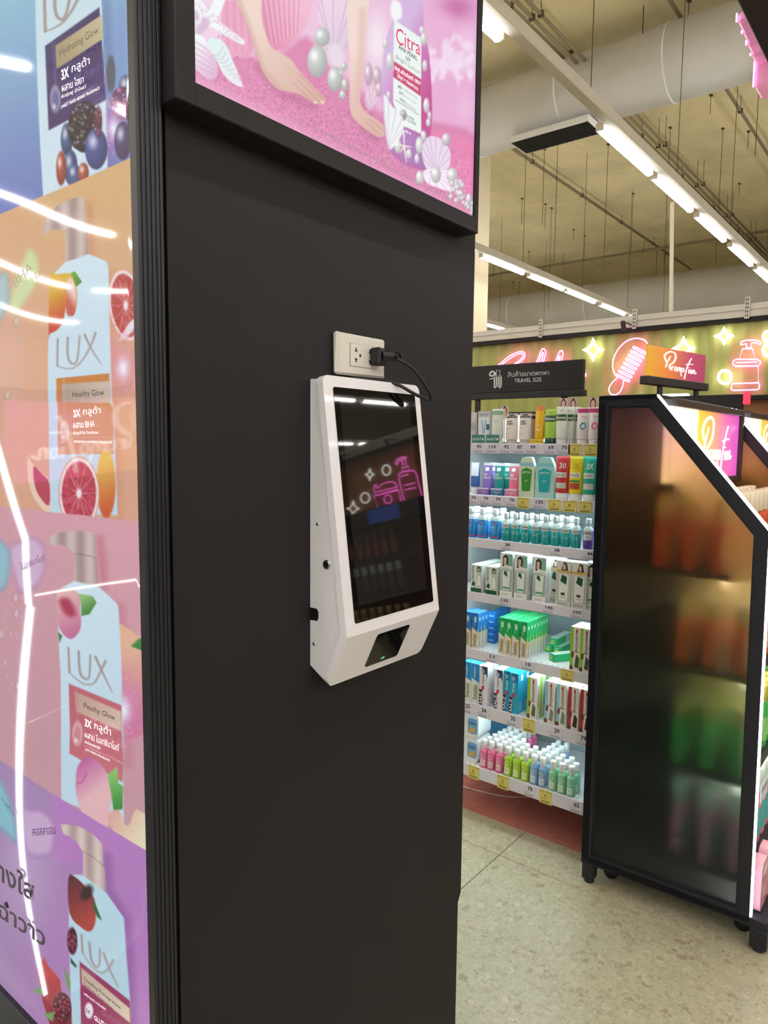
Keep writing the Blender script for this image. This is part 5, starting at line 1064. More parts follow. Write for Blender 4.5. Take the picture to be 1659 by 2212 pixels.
# ------------------------------------------------------------------ promotion displays
M_DISP = mat('dark_navy_frame', (24, 26, 36), 0.42); M_DLED = glow('display_led', (236, 246, 255), 7.0); M_BROWN = mat('dark_brown_frame', (58, 46, 46), 0.45)
M_DSHELF = mat('display_shelf', (46, 46, 50), 0.5); M_DLIGHT = glow('display_shelf_light', (255, 240, 222), 34.0)
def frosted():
    # smoked frosted acrylic with a tint graded by height: pink at the top, amber, then grey-green and blue-grey
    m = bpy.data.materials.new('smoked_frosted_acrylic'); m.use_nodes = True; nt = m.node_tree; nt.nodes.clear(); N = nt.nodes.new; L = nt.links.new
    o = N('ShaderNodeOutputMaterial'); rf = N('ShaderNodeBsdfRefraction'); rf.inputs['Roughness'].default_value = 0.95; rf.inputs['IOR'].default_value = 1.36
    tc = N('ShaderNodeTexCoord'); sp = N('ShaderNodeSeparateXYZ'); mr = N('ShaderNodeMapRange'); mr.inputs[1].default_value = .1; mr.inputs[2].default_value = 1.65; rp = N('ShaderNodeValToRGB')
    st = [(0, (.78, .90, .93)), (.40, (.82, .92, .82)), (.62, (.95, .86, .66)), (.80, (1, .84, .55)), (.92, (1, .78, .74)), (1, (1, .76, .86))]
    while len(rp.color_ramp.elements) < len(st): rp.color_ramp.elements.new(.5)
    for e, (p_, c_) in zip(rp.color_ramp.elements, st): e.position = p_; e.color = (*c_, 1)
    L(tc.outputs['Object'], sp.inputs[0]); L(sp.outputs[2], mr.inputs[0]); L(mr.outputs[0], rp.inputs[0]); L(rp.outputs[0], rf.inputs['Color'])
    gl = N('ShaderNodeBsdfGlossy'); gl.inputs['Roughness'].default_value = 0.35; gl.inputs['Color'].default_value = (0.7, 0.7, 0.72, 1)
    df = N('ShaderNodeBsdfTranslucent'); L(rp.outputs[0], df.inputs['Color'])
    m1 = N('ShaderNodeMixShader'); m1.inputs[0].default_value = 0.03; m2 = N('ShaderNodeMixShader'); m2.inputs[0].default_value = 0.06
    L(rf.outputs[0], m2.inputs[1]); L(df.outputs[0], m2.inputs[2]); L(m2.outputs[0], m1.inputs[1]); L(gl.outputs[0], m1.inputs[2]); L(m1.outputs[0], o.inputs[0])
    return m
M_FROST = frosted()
def ramp_glow(name, stops, x0, x1, strength):
    m = bpy.data.materials.new(name); m.use_nodes = True; nt = m.node_tree; b = nt.nodes['Principled BSDF']; N = nt.nodes.new; L = nt.links.new
    tc = N('ShaderNodeTexCoord'); sp = N('ShaderNodeSeparateXYZ'); mr = N('ShaderNodeMapRange'); mr.inputs[1].default_value = x0; mr.inputs[2].default_value = x1; r = N('ShaderNodeValToRGB')
    while len(r.color_ramp.elements) < len(stops): r.color_ramp.elements.new(0.5)
    for e, (p, c) in zip(r.color_ramp.elements, stops): e.position = p; e.color = (*lin(c), 1)
    L(tc.outputs['Object'], sp.inputs[0]); L(sp.outputs[0], mr.inputs[0]); L(mr.outputs[0], r.inputs[0]); L(r.outputs[0], b.inputs['Emission Color']); b.inputs['Emission Strength'].default_value = strength
    L(r.outputs[0], b.inputs['Base Color']); b.inputs['Roughness'].default_value = 0.3
    return m
PROMO = [(0, (255, 246, 224)), (.30, (255, 240, 206)), (.33, (226, 186, 66)), (.50, (228, 156, 84)), (.74, (206, 96, 160)), (1, (186, 74, 172))]
DW, DY0 = 0.95, 0.62                       # display width; the root stands at this depth
SIDE = [(0.914, 1.66), (0.735, 1.66), (0.400, 1.262), (0.388, 0.085), (0.914, 0.072)]
def inset(pts, w):
    out = []; N = len(pts)
    A = sum(pts[i][0]*pts[(i+1) % N][1]-pts[(i+1) % N][0]*pts[i][1] for i in range(N)); sg = 1 if A > 0 else -1
    for i in range(N):
        p0, p1, p2 = [np.array(pts[j % N], float) for j in (i-1, i, i+1)]
        e1 = (p1-p0)/np.linalg.norm(p1-p0); e2 = (p2-p1)/np.linalg.norm(p2-p1); n1 = sg*np.array([-e1[1], e1[0]]); n2 = sg*np.array([-e2[1], e2[0]])
        k = (n1+n2)/(1+n1@n2); out.append(tuple(p1+k*w))
    return out
SCRIPT = [([(790, 650), (765, 740), (748, 800), (735, 900)], 14), ([(748, 800), (715, 690), (735, 610), (790, 560), (840, 575), (855, 640), (845, 730), (815, 800), (780, 850), (800, 940)], 18),
          ([(812, 856), (812, 900), (815, 948)], 12), ([(815, 900), (824, 868), (842, 856)], 11), ([(862+13*math.sin(a), 902-44*math.cos(a)) for a in np.linspace(0, 6.28, 9)], 11),
          ([(888, 860), (887, 946)], 11), ([(888, 900), (897, 862), (906, 870), (908, 946)], 11), ([(908, 900), (917, 862), (928, 872), (930, 950), (942, 1040)], 11), ([(958+13*math.sin(a), 902-44*math.cos(a)) for a in np.linspace(0, 6.28, 9)], 11),
          ([(1068, 620), (1042, 705), (1014, 832), (996, 950), (982, 1090)], 14), ([(990, 778), (1040, 755), (1092, 750)], 12), ([(1038, 868), (1036, 958)], 11), ([(1042, 826), (1044, 838)], 11),
          ([(1066+12*math.sin(a), 912-42*math.cos(a)) for a in np.linspace(0, 6.28, 9)], 11), ([(1094, 868), (1093, 955)], 11), ([(1094, 905), (1104, 868), (1116, 878), (1120, 950), (1146, 915)], 11)]
def script_word(mb, fn, m, x0=700, x1=1160, y0=545, y1=1105):
    for pts, w in SCRIPT:
        P_ = [((x-x0)/(x1-x0), 1-(y-y0)/(y1-y0)) for x, y in smooth_path(pts, 5)]; mb.ribbon(P_, w*1.25/(x1-x0), fn, m)
M_WORD = glow('white_backlit_word', (255, 250, 246), 1.6)
def make_display():
    root = thing('promotion_display', 'x', 'display stand', (0, 0, 0))
    F = lambda x: (lambda u, v, d: (x+d, u-DY0, v))
    inn = inset(SIDE, .034)
    for xs, nm in ((0.0, 'side_frame'), (DW-.03, 'side_frame')):
        mb = MB(); N = len(SIDE)
        for i in range(N):
            j = (i+1) % N; mb.prism([SIDE[i], SIDE[j], inn[j], inn[i]], F(xs), 0, .03, M_DISP)
        fr_ = mb.build(nm, root)
        bead = MB(); i2 = inset(SIDE, .040)
        for i in range(N): j = (i+1) % N; bead.prism([inn[i], inn[j], i2[j], i2[i]], F(xs), .006, .026, M_BLACK2)
        b_ = bead.build('panel_bead', None); b_.parent = fr_
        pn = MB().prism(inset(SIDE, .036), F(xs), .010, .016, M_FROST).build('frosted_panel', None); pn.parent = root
        st = MB()
        a, b, c = (0.735, 1.66), (0.400, 1.262), (0.388, 0.097); off = .005
        o1 = [(a[0]-.006, a[1]), a, b, c, (c[0]-off, c[1]), (b[0]-off, b[1]+.003)]
        xa = xs+.002 if xs == 0 else xs+.012
        st.prism(o1, F(xa), 0, .016, M_DLED); st.build('led_edge', root)
    MB().box((0, .914-DY0, .09), (DW, .890-DY0, 1.64), M_BLACK2).build('back_panel', root)
    MB().box((.0, .730-DY0, 1.645), (DW, .914-DY0, 1.662), M_DISP, .002).build('top_board', root)
    bs = MB().box((.0, .338-DY0, .075), (DW, .914-DY0, .105), M_DISP, .003); bs.build('base_deck', root)
    for x in (.002, DW-.045):
        MB().box((x, .338-DY0, .012), (x+.043, .386-DY0, .0745), M_DISP, .003).lathe([(.016, 0), (.018, .003), (.016, .012)], M_BLACK2, (x+.021, .362-DY0, 0), 12).build('foot', root)
        MB().box((x, .872-DY0, .014), (x+.043, .912-DY0, .0745), M_DISP, .003).lathe([(.016, 0), (.018, .003), (.016, .014)], M_BLACK2, (x+.021, .892-DY0, 0), 12).build('foot', root)
    for x in (.09, DW-.09):
        for y in (.42, .84):
            w = MB().lathe([(.010, -.012), (.024, -.012), (.026, -.008), (.026, .008), (.024, .012), (.010, .012)], M_BLACK2, (x, y-DY0, .026), 16, ax=0); w.box((x-.018, y-DY0-.016, .045), (x+.018, y-DY0+.016, .0745), M_BLACK2); w.build('caster', root)
    for z, yf in ((1.12, .50), (.82, .43), (.50, .42), (.20, .40)):
        sh_ = MB().box((.03, yf-DY0, z-.02), (DW-.03, .889-DY0, z), M_DSHELF, .001).build('shelf', root)
        l = MB().box((.05, yf-DY0+.015, z-.026), (DW-.05, yf-DY0+.027, z-.0205), M_DLIGHT).build('shelf_light', None); l.parent = sh_
    hd = MB().box((.031, .690-DY0, 1.385), (DW-.031, .715-DY0, 1.640), ramp_glow('promotion_print', PROMO, .03, DW-.03, 1.05) if 'promotion_print' not in bpy.data.materials else bpy.data.materials['promotion_print'], .001).build('header_light_panel', root)
    wd = MB(); script_word(wd, lambda u, v: (.36+u*.45, .6890-DY0, 1.395+v*.215), M_WORD); w_ = wd.build('header_lettering', None, kind='stuff'); w_.parent = hd
    fb = MB()
    for a, b in (((.03, 1.365), (DW-.03, 1.388)), ((.03, 1.625), (DW-.03, 1.648)), ((DW-.058, 1.388), (DW-.03, 1.625))): fb.box((a[0], .676-DY0, a[1]), (b[0], .722-DY0, b[1]), M_BROWN, .002)
    fb.build('header_frame', root)
    return root
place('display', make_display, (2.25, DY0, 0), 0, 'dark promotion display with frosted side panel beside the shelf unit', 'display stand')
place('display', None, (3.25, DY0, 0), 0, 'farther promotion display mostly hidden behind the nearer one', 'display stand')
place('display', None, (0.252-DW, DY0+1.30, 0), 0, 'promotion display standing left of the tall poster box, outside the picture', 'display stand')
def make_body_bottle(body, cap, lab, r, h, ch):
    root = thing('body_wash_bottle', 'x', 'bottle')
    MB().lathe([(r*.94, 0), (r, .004), (r, h*.84), (r*.8, h*.95), (r*.5, h)], P(body), n=14, sy=.75).build('bottle_body', root)
    MB().lathe([(r*.62, h+.0005), (r*.7, h+.003), (r*.7, h+ch-.004), (r*.62, h+ch)], P(cap), n=14, sy=.9).build('cap', root)
    l = MB(); l.add([((r+.0008)*math.sin(a), -(r*.75+.0008)*math.cos(a), z) for z in (h*.15, h*.7) for a in np.linspace(-.9, .9, 7)], [(i, i+1, i+8, i+7) for i in range(6)], P(lab), True); l.build('printed_label', root)
    return root
DTYPE = {'red': ('#c8502e', '#ecdfc8', '#e0a868', .033, .155, .075), 'orange': ('#e0703a', '#dfe4a0', '#e8b088', .033, .15, .06), 'green': ('#37b058', '#c8b84a', '#86d080', .034, .15, .06), 'teal': ('#d88aa4', '#d4eae4', '#3aa8ac', .036, .17, .08)}
for z, c_, cols, rows, yf in ((1.12, 'red', 12, 3, .545), (.82, 'orange', 12, 3, .465), (.50, 'green', 12, 3, .46), (.20, 'teal', 12, 3, .45)):
    for i in range(cols):
        for j in range(rows):
            b, cp, lb, rr, h, ch = DTYPE[c_]
            place('bw_'+c_, lambda: make_body_bottle(b, cp, lb, rr, h, ch), (2.25+.072+i*.072, yf+j*.085, z+.0005), 0, '%s body wash bottle in the promotion display, %s column from the frosted panel, %s row' % (c_, nth(i), nth(j)), 'bottle', 'bottles in the promotion display')
# small pouches hung at the display's open front, low down
def pink_pouch():
    r = thing('refill_pouch', 'x', 'pouch'); w, h = .09, .15
    MB().prism(rounded([(-w/2, 0), (w/2, 0), (w/2, h*.85), (w*.3, h), (-w*.3, h), (-w/2, h*.85)], .01), lambda u, v, d: (u, d, v), 0, .03, P('#d99aae')).build('pouch_body', r, bevel=.006)
    m = MB(); e = lambda cx, cz, rx, rz, c_: m.flat([(cx+rx*math.cos(a), -.0008, cz+rz*math.sin(a)) for a in np.linspace(0, 6.2832, 13)[:-1]], P(c_))
    e(0, h*.8, .03, .016, '#ece4ea'); e(-.012, h*.34, .018, .02, '#e8b8c4'); e(.02, h*.25, .016, .018, '#e8b8c4'); e(.022, h*.12, .014, .01, '#c8803a'); m.text('Pure', lambda u, v: (-.025+u*.05, -.0012, h*.56+v*.014), 0, 0, 1, 1, P('#8a5a6a')); m.build('printed_label', r); return r
for k, x in enumerate((2.335, 2.43)): place('pink_pouch', pink_pouch, (x, .368, .1055), 0, 'pink refill pouch standing at the display front, %s one' % ('nearer' if k == 0 else 'farther'), 'pouch')
for k, (x, y, z, c_) in enumerate(((2.34, .385, .44, '#cfe0ec'), (2.335, .412, .765, '#c8d24a'))):
    MB().box((x-.045, y, z), (x+.05, y+.002, z+.055), P(c_)).box((x-.04, y-.0004, z+.03), (x+.04, y, z+.045), P('#8a94a0')).build('shelf_talker', None, label=('pale blue' if k == 0 else 'yellow-green')+' price card on the front edge of the display shelf', cat='card')

# promotion board on two posts on top of the display
bd = thing('promotion_board', 'small orange-to-pink Promotion board on posts on top of the display', 'sign', (2.446, .83, 1.6625), -math.radians(11))
M_PB = ramp_glow('promotion_board_print', [(0, (204, 150, 40)), (.35, (206, 120, 60)), (.7, (168, 62, 96)), (1, (150, 56, 92))], 0, .41, .55)
pb = MB().box((.0, .0, .075), (.41, .008, .178), M_PB, .001).build('printed_panel', bd)
wd = MB(); script_word(wd, lambda u, v: (.10+u*.25, -.001, .078+v*.092), glow('board_word', (240, 226, 226), .85)); w_ = wd.build('board_lettering', None, kind='stuff'); w_.parent = pb
MB().box((-.012, -.012, .047), (.42, .02, .0745), M_BLACK2, .002).build('bottom_rail', bd)
for x in (.085, .345): MB().box((x, -.002, 0), (x+.02, .010, .0465), M_BLACK2, .001).build('post', bd)

# ------------------------------------------------------------------ neon wall
WX = 5.0
def corrug(name, y0, y1, z0, z1, m):
    n = int((y1-y0)/.05); pts = []
    for i in range(n+1):
        y = y0+(y1-y0)*i/n; ph = (y/.10) % 1.0
        pts.append((y, WX-.012*(.5-.5*math.cos(2*math.pi*ph))))
    ys = np.arange(y0, y1+.001, .0125); vs = []; 
    for z in (z0, z1):
        for y in ys:
            t = (y/.105) % 1.0; d = .5+.5*math.tanh(1.6*math.sin(2*math.pi*t)); vs.append((WX-.015*d, y, z))
    k = len(ys); mb = MB(); mb.add(vs, [(i, i+1, k+i+1, k+i) for i in range(k-1)], m, True)
    mb.box((WX+.001, y0, z0), (WX+.04, y1, z1), m)
    return mb.build(name, None, kind='structure')
M_OLIVE = mat('olive_green_corrugated', (160, 164, 92), 0.5, noise=.06, nscale=3); M_BRN = mat('brown_corrugated', (150, 98, 64), 0.55, noise=.06, nscale=3)
corrug('wall_neon', -0.6, 1.7, 1.826, 2.29, M_OLIVE); corrug('wall_green', 1.7, 5.2, 1.66, 2.29, M_OLIVE); corrug('wall_brown', -5.2, -0.6, 1.30, 2.29, M_BRN)
MB().box((WX, -5.2, 0), (WX+.04, -.6, 1.30), M_BRN).box((WX, -.6, 0), (WX+.04, 5.2, 1.826), M_BRN).build('wall_lower', kind='structure')
M_TRIMW = mat('white_trim_steel', (206, 200, 190), .5)
tr = MB().box((WX-.06, -5.2, 2.312), (WX+.04, 5.2, 2.392), M_TRIMW, .003).box((WX-.066, -5.2, 2.355), (WX-.058, 5.2, 2.36), M_TRIMW).build('trim_1', kind='structure')
MB().box((WX-.05, -5.2, 2.285), (WX+.04, 5.2, 2.3115), M_SLOT).build('trim_2', kind='structure')
MB().box((WX-.07, -.6, 1.80), (WX+.0, 1.7, 1.826), M_SLOT).build('trim_3', kind='structure')
for k, px in enumerate((1168, 1370, 1612)):
    y = at(0, WX-.07, px, 700)[1]; u = MB().box((WX-.075, y-.014, 2.300), (WX-.062, y+.014, 2.43), M_TRIMW, .001)
    for q in range(5): u.box((WX-.0756, y-.008, 2.31+.024*q), (WX-.0749, y-.003, 2.325+.024*q), M_SLOT); u.box((WX-.0756, y+.003, 2.31+.024*q), (WX-.0749, y+.008, 2.325+.024*q), M_SLOT)
    u.build('slotted_upright', None, label='white slotted steel upright on the wall trim, %s from the pillar' % nth(k), cat='bracket')
p0 = at(0, WX, 1455, 440); p1 = at(0, WX, 1452, 690)
MB().cyl((WX-.03, p1[1], 2.3925), (WX-.03, p0[1], p0[2]), .0125, mat('white_pipe', (214, 206, 186), .4), 10).build('white_pole', None, label='slim white pole rising from the wall trim towards the lamps', cat='pole')

M_NPINK = bpy.data.materials.new('pink_neon'); M_NPINK.use_nodes = True
_b = M_NPINK.node_tree.nodes['Principled BSDF']; _b.inputs['Emission Color'].default_value = (1.0, .09, .62, 1); _b.inputs['Emission Strength'].default_value = 8.0
M_NWHITE = glow('white_neon', (255, 252, 240), 7.0); M_NPINK2 = M_NPINK
n2 = crop(1000, 400, 2.517)
NXP = WX-.05
def npt(x, y): return tuple(at(0, NXP, *n2([(x, y)])[0]))
def neon(name, label, paths, m, r=.0042, closed=True, to3=npt, cat='neon sign', group=None):
    root = None; first = paths[0]
    c = np.mean([to3(*p) for p in first[0]], axis=0)
    root = thing(name, label, cat, tuple(c), group=group)
    for pts, cl_, sm in paths:
        q = smooth_path(pts, 6, cl_) if sm else (pts if not cl_ else pts)
        o = MB().tube([np.array(to3(*p))-c for p in q], r, m, 8, closed=cl_).build('neon_tube', root)
    P3 = np.array([to3(*p) for pth in paths for p in pth[0]]); z = P3[:, 2].mean(); ym = P3[:, 1].mean(); xm = P3[:, 0].mean(); ax = P3[np.argmax(P3[:, 2])]
    MB().cyl(np.array((ax[0]+.001, ax[1], ax[2]))-c, np.array((WX-.0005 if abs(ax[0]-NXP) < .2 else ax[0]+.05, ax[1], ax[2]))-c, .003, mat('clear_standoff', (200, 200, 190), .3), 6).build('standoff', root)
    return root
def star(cx, cy, rx, ry):
    pts = []; T_ = [(cx, cy-ry), (cx+rx, cy), (cx, cy+ry), (cx-rx, cy)]
    for k in range(4):
        p, q = np.array(T_[k], float), np.array(T_[(k+1) % 4], float); c = np.array((cx, cy), float)+(p+q-2*np.array((cx, cy)))*.10
        for t in (0, .12, .3, .5, .7, .88): pts.append(tuple(p*(1-t)**2+c*2*t*(1-t)+q*t*t))
    return pts
neon('neon_sparkle', 'white neon four-point star above the TRAVEL SIZE sign', [(star(708, 895, 54, 60), True, False)], M_NWHITE, .0085)
neon('neon_sparkle', 'white neon four-point star half behind the Promotion board', [(star(1200, 888, 60, 62), True, False)], M_NWHITE, .0085)
neon('neon_sparkle', 'white neon four-point star left of the neon pump bottle', [(star(1420, 820, 50, 45), True, False)], M_NWHITE, .0085)
circ = lambda cx, cy, r: [(cx+r*math.cos(a), cy+r*1.02*math.sin(a)) for a in np.linspace(0, 2*math.pi, 25)[:-1]]
neon('neon_ring', 'white neon ring below and left of the neon pump bottle', [(circ(1424, 1043, 35), True, False)], M_NWHITE, .0085)
neon('neon_ring', 'white neon ring at the right edge, the upper one', [(circ(1660, 822, 27), True, False)], M_NWHITE, .0085)
neon('neon_ring', 'white neon ring at the right edge, the lower one', [(circ(1662, 897, 30), True, False)], M_NWHITE, .0085)
brush = [(1003, 862), (985, 842), (940, 833), (890, 848), (848, 888), (822, 935), (814, 985), (824, 1025), (838, 1045), (808, 1078), (794, 1108), (802, 1134), (828, 1140), (852, 1126), (868, 1095), (874, 1064)]
bp = [(brush, False, True)]
for k in range(8):
    x0, y0 = 985-17*k+0, 872+24*k; L_ = 62-abs(3-k)*2; a = math.radians(28+2*k); cx, cy = 965-13*k, 893+21.5*k
    dx, dy = math.cos(math.radians(35)), math.sin(math.radians(35)); l_ = [(cx-dx*34, cy-dy*6), (cx+dx*30, cy+dy*26), (cx+dx*32-6, cy+dy*32+2), (cx-dx*32-6, cy+8)]
    bp.append(([(cx-32, cy-14), (cx+26, cy+14), (cx+30, cy+22), (cx+22, cy+24), (cx-34, cy-4), (cx-38, cy-12)], True, True))
neon('neon_hairbrush', 'pink neon hairbrush outline with bristles on the green wall', bp, M_NPINK)
neon('neon_pump_bottle', 'pink neon pump bottle outline near the right edge', [([(1510, 868), (1512, 852), (1540, 843), (1590, 842), (1615, 850), (1622, 862), (1608, 866), (1595, 856), (1570, 858), (1566, 884), (1540, 884), (1540, 862), (1520, 866)], True, False), ([(1520, 890), (1575, 890), (1588, 946), (1503, 946)], True, False), ([(1470, 955), (1485, 947), (1600, 947), (1616, 957), (1616, 972), (1604, 982), (1482, 984), (1468, 974)], True, False), ([(1478, 986), (1606, 984), (1606, 1076), (1476, 1078)], False, False), ([(1464, 1080), (1606, 1074), (1613, 1086), (1610, 1106), (1600, 1112), (1468, 1116), (1458, 1106)], True, False), ([(1482, 965), (1600, 962)], False, False)], M_NPINK)
n8 = lambda x, y: tuple(at(0, NXP, *crop(1010, 730, 4.88)([(x, y)])[0]))
neon('neon_script', 'pink neon handwriting loops rising behind the TRAVEL SIZE sign', [([(300, 310), (345, 270), (430, 200), (540, 146), (600, 158), (596, 212), (540, 262), (470, 290)], False, True), ([(320, 318), (370, 275), (450, 215), (540, 168), (582, 172), (578, 206), (520, 258), (450, 300)], False, True), ([(715, 290), (745, 215), (778, 130), (806, 116), (822, 150), (805, 240), (790, 290)], False, True), ([(742, 290), (765, 215), (786, 160), (798, 165), (780, 260)], False, True), ([(915, 290), (940, 215), (970, 145), (996, 137), (1006, 170), (985, 250), (970, 290)], False, True), ([(945, 280), (962, 200), (974, 200), (958, 280)], False, True), ([(1205, 380), (1240, 378), (1245, 400), (1215, 410)], False, True)], M_NPINK, to3=n8)
# the stretch of wall mirrored in the kiosk screen
def kiosk_mirror(x, y, X):
    n3 = np.array([0, *N_UP]); p = up_px(x, y); d = ray(x, y); d = d-2*(d@n3)*n3; return p+d*((X-p[0])/d[0])
km = crop(620, 680, 4.366); kpt = lambda x, y: tuple(kiosk_mirror(*km([(x, y)])[0], NXP))
neon('neon_sparkle', 'white neon star on the brown wall, reflected upper left in the kiosk screen', [(star(778, 1507, 42, 58), True, False)], M_NWHITE, .0058, to3=kpt)
neon('neon_sparkle', 'white neon star on the brown wall, reflected lower left in the kiosk screen', [(star(622, 1828, 60, 76), True, False)], M_NWHITE, .0058, to3=kpt)
ov = lambda cx, cy, rx, ry: [(cx+rx*math.cos(a), cy+ry*math.sin(a)) for a in np.linspace(0, 2*math.pi, 21)[:-1]]
neon('neon_ring', 'white neon ring on the brown wall, reflected beside the pump bottle', [(ov(935, 1465, 38, 48), True, False)], M_NWHITE, .0058, to3=kpt)
neon('neon_ring', 'white neon ring on the brown wall, reflected beside the cream jar', [(ov(735, 1727, 42, 48), True, False)], M_NWHITE, .0058, to3=kpt)
neon('neon_pump_bottle', 'magenta neon pump bottle on the brown wall, reflected in the kiosk screen', [([(1022, 1410), (1030, 1370), (1070, 1345), (1120, 1340), (1124, 1352), (1080, 1365), (1045, 1385), (1036, 1418)], True, False), ([(1082, 1365), (1112, 1360), (1120, 1410), (1090, 1415)], True, False), ([(1082, 1440), (1140, 1432), (1152, 1470), (1084, 1480)], True, False), ([(1055, 1500), (1090, 1482), (1190, 1468), (1215, 1490), (1270, 1700), (1272, 1715)], False, False), ([(1055, 1500), (1055, 1560), (1100, 1740), (1130, 1765), (1168, 1762)], False, False), ([(1100, 1610), (1205, 1585)], False, False), ([(1108, 1650), (1212, 1630)], False, False), ([(1075, 1525), (1140, 1505)], False, False)], M_NPINK, .0045, to3=kpt)
neon('neon_cream_jar', 'magenta neon cream jar on the brown wall, reflected in the kiosk screen', [([(820, 1665), (820, 1625), (838, 1600), (850, 1635), (900, 1595), (970, 1575), (1020, 1590), (1032, 1620)], False, True), ([(825, 1675), (1035, 1625), (1038, 1650), (828, 1705)], True, False), ([(820, 1712), (860, 1835), (1065, 1780), (1075, 1760), (1050, 1655)], True, False), ([(950+36*math.cos(a), 1740+40*math.sin(a)) for a in np.linspace(0, 6.28, 17)[:-1]], ) + (True, False)], M_NPINK, .0045, to3=kpt)
# wall unit below that stretch: header, shelves and a row of pump bottles
wu = thing('shelf_unit', 'dark shelf unit along the brown wall, seen only in the kiosk screen', 'shelf unit', (4.75, -2.4, 0))
for a, b, m_, nm in (((4.55, -3.6, 1.62), (4.99, -1.2, 1.76), M_BLACK2, 'header'), ((4.95, -3.6, .05), (4.99, -1.2, 1.62), M_BRN, 'back_panel'), ((4.5, -3.6, 1.33), (4.95, -1.2, 1.35), M_BROWN, 'shelf'), ((4.5, -3.6, 1.03), (4.95, -1.2, 1.05), M_BROWN, 'shelf'), ((4.5, -3.6, .70), (4.95, -1.2, .72), M_BROWN, 'shelf'), ((4.5, -3.6, 0), (4.95, -1.2, .12), M_BLACK2, 'base')):
    in_root(wu, MB().box(a, b, m_, .003).build(nm))
for z_ in (1.35, 1.05, .72): in_root(wu, MB().box((4.49, -3.6, z_-.035), (4.4995, -1.2, z_+.002), M_BROWN, .001).build('shelf_lip'))
for z_ in (1.329, 1.029): in_root(wu, MB().box((4.52, -3.55, z_-.008), (4.535, -1.25, z_-.0005), glow('added_unit_led', (240, 240, 255), 8.0)).build('led_strip'))  # strips added to light the unit's bottles, hidden behind the added lips
in_root(wu, MB().box((4.544, -2.35, 1.635), (4.5495, -2.02, 1.75), glow('blue_screen_ad', (60, 110, 220), .7)).build('screen'))
in_root(wu, MB().text('หมวดบำรุงผม', lambda u, v: (4.548, -2.62-u*.3, 1.66+v*.05), 0, 0, 1, 1, glow('white_header_print', (230, 230, 235), .6)).build('lettering', kind='stuff'))
for k in range(9):
    place('wallpump', lambda: make_body_bottle('#5a4a52', '#d8e6e2', '#6a5a66', .038, .17, .075), (4.62, -2.95+.095*k, 1.0506), R90, 'dark pump bottle on the reflected wall unit, middle shelf, %s from its right end' % nth(k), 'bottle', 'bottles on the reflected wall unit')
for k in range(9):
    place('wallred', lambda: make_body_bottle('#8a3a3c', '#6a5a5a', '#a86a5a', .036, .17, .05), (4.62, -2.95+.095*k, 1.3506), R90, 'reddish bottle on the reflected wall unit, upper shelf, %s from its right end' % nth(k), 'bottle', 'bottles on the reflected wall unit')
for k in range(9):
    place('wallgold', lambda: make_body_bottle('#a89a4a', '#c8b46a', '#b0a878', .04, .16, .06), (4.62, -2.95+.095*k, .7206), R90, 'golden bottle on the reflected wall unit, lower shelf, %s from its right end' % nth(k), 'bottle', 'bottles on the reflected wall unit')
# black header of the unit beyond the displays
bh = thing('unit_header', 'black shelf header with a white light line below the neon wall', 'sign', (4.3, 1.9, 0))
in_root(bh, MB().box((4.28, .93, 1.70), (4.32, 1.62, 1.79), M_SIGNB, .002).build('header_board')); in_root(bh, MB().box((4.27, 1.22, 1.792), (4.33, 1.62, 1.804), glow('header_light_line', (235, 245, 255), 1.6)).build('light_line'))
in_root(bh, MB().text('cosmetics shop', lambda u, v: (4.278, 1.50-u*.34, 1.715+v*.03), 0, 0, 1, 1, M_SIGNW).build('lettering', kind='stuff'))
for y in (1.0, 1.55): in_root(bh, MB().box((4.285, y, 0), (4.315, y+.03, 1.6995), M_BLACK2).build('post'))
wl = thing('backlit_display', 'white backlit panel seen between the TRAVEL SIZE sign and the tubes', 'light box', (4.3, 2.4, 0))
in_root(wl, MB().box((4.275, 2.05, 1.52), (4.283, 3.0, 1.70), glow('white_back_ad', (214, 224, 230), .9)).build('lit_face')); in_root(wl, MB().box((4.284, 2.03, 0), (4.33, 3.02, 1.72), M_BLACK2).build('case'))
MB().box((4.27, .90, 1.735), (4.33, .925, 1.80), glow('red_blade_sign', (220, 60, 90), .8)).build('blade_sign', None, label='small red blade sign at the end of the black header', cat='sign')

# hanging fascia with pink letters at the upper right
MB().box((1.2, .40, 2.60), (4.6, .50, 2.95), M_SLOT, .004).build('hanging_fascia', None, label='black hanging fascia beam at the upper right corner', cat='fascia')
for o_, xh in ((0, 1.6), (1, 4.2)): MB().cyl((xh, .45, 2.9505), (xh, .45, ZC), .008, M_BLACK2, 8).build('fascia_rod', None, label='black rod carrying the hanging fascia, %s one' % ('nearer' if xh < 2 else 'farther'), cat='rod')
M_PLET = mat('pink_acrylic_letter', (226, 150, 186), .35, emit=.35)
for k, (xa, ya, xb, yb) in enumerate(((1589, 16, 1597, 60), (1602, 58, 1606, 80), (1611, 78, 1616, 106), (1621, 108, 1624, 127), (1631, 128, 1629, 192), (1645, 132, 1643, 156), (1653, 160, 1650, 202))):
    a = at(1, .545, xa, ya); b = at(1, .545, xb, yb); zt = max(a[2], b[2]); zl = min(a[2], b[2]); x = (a[0]+b[0])/2
    m = MB().box((x, .5005, zl), (x+.10, .545, max(zt, 2.62)), M_PLET, .008); o = m.build('sign_letter', None, label='pink glowing letter on the hanging fascia, %s from the left' % nth(k), cat='letter')
    MB().tube([(x-.001, .5465, zl+.004), (x-.001, .5465, max(zt, 2.62)-.004)], .0025, M_NPINK, 6).build('neon_edge', o)

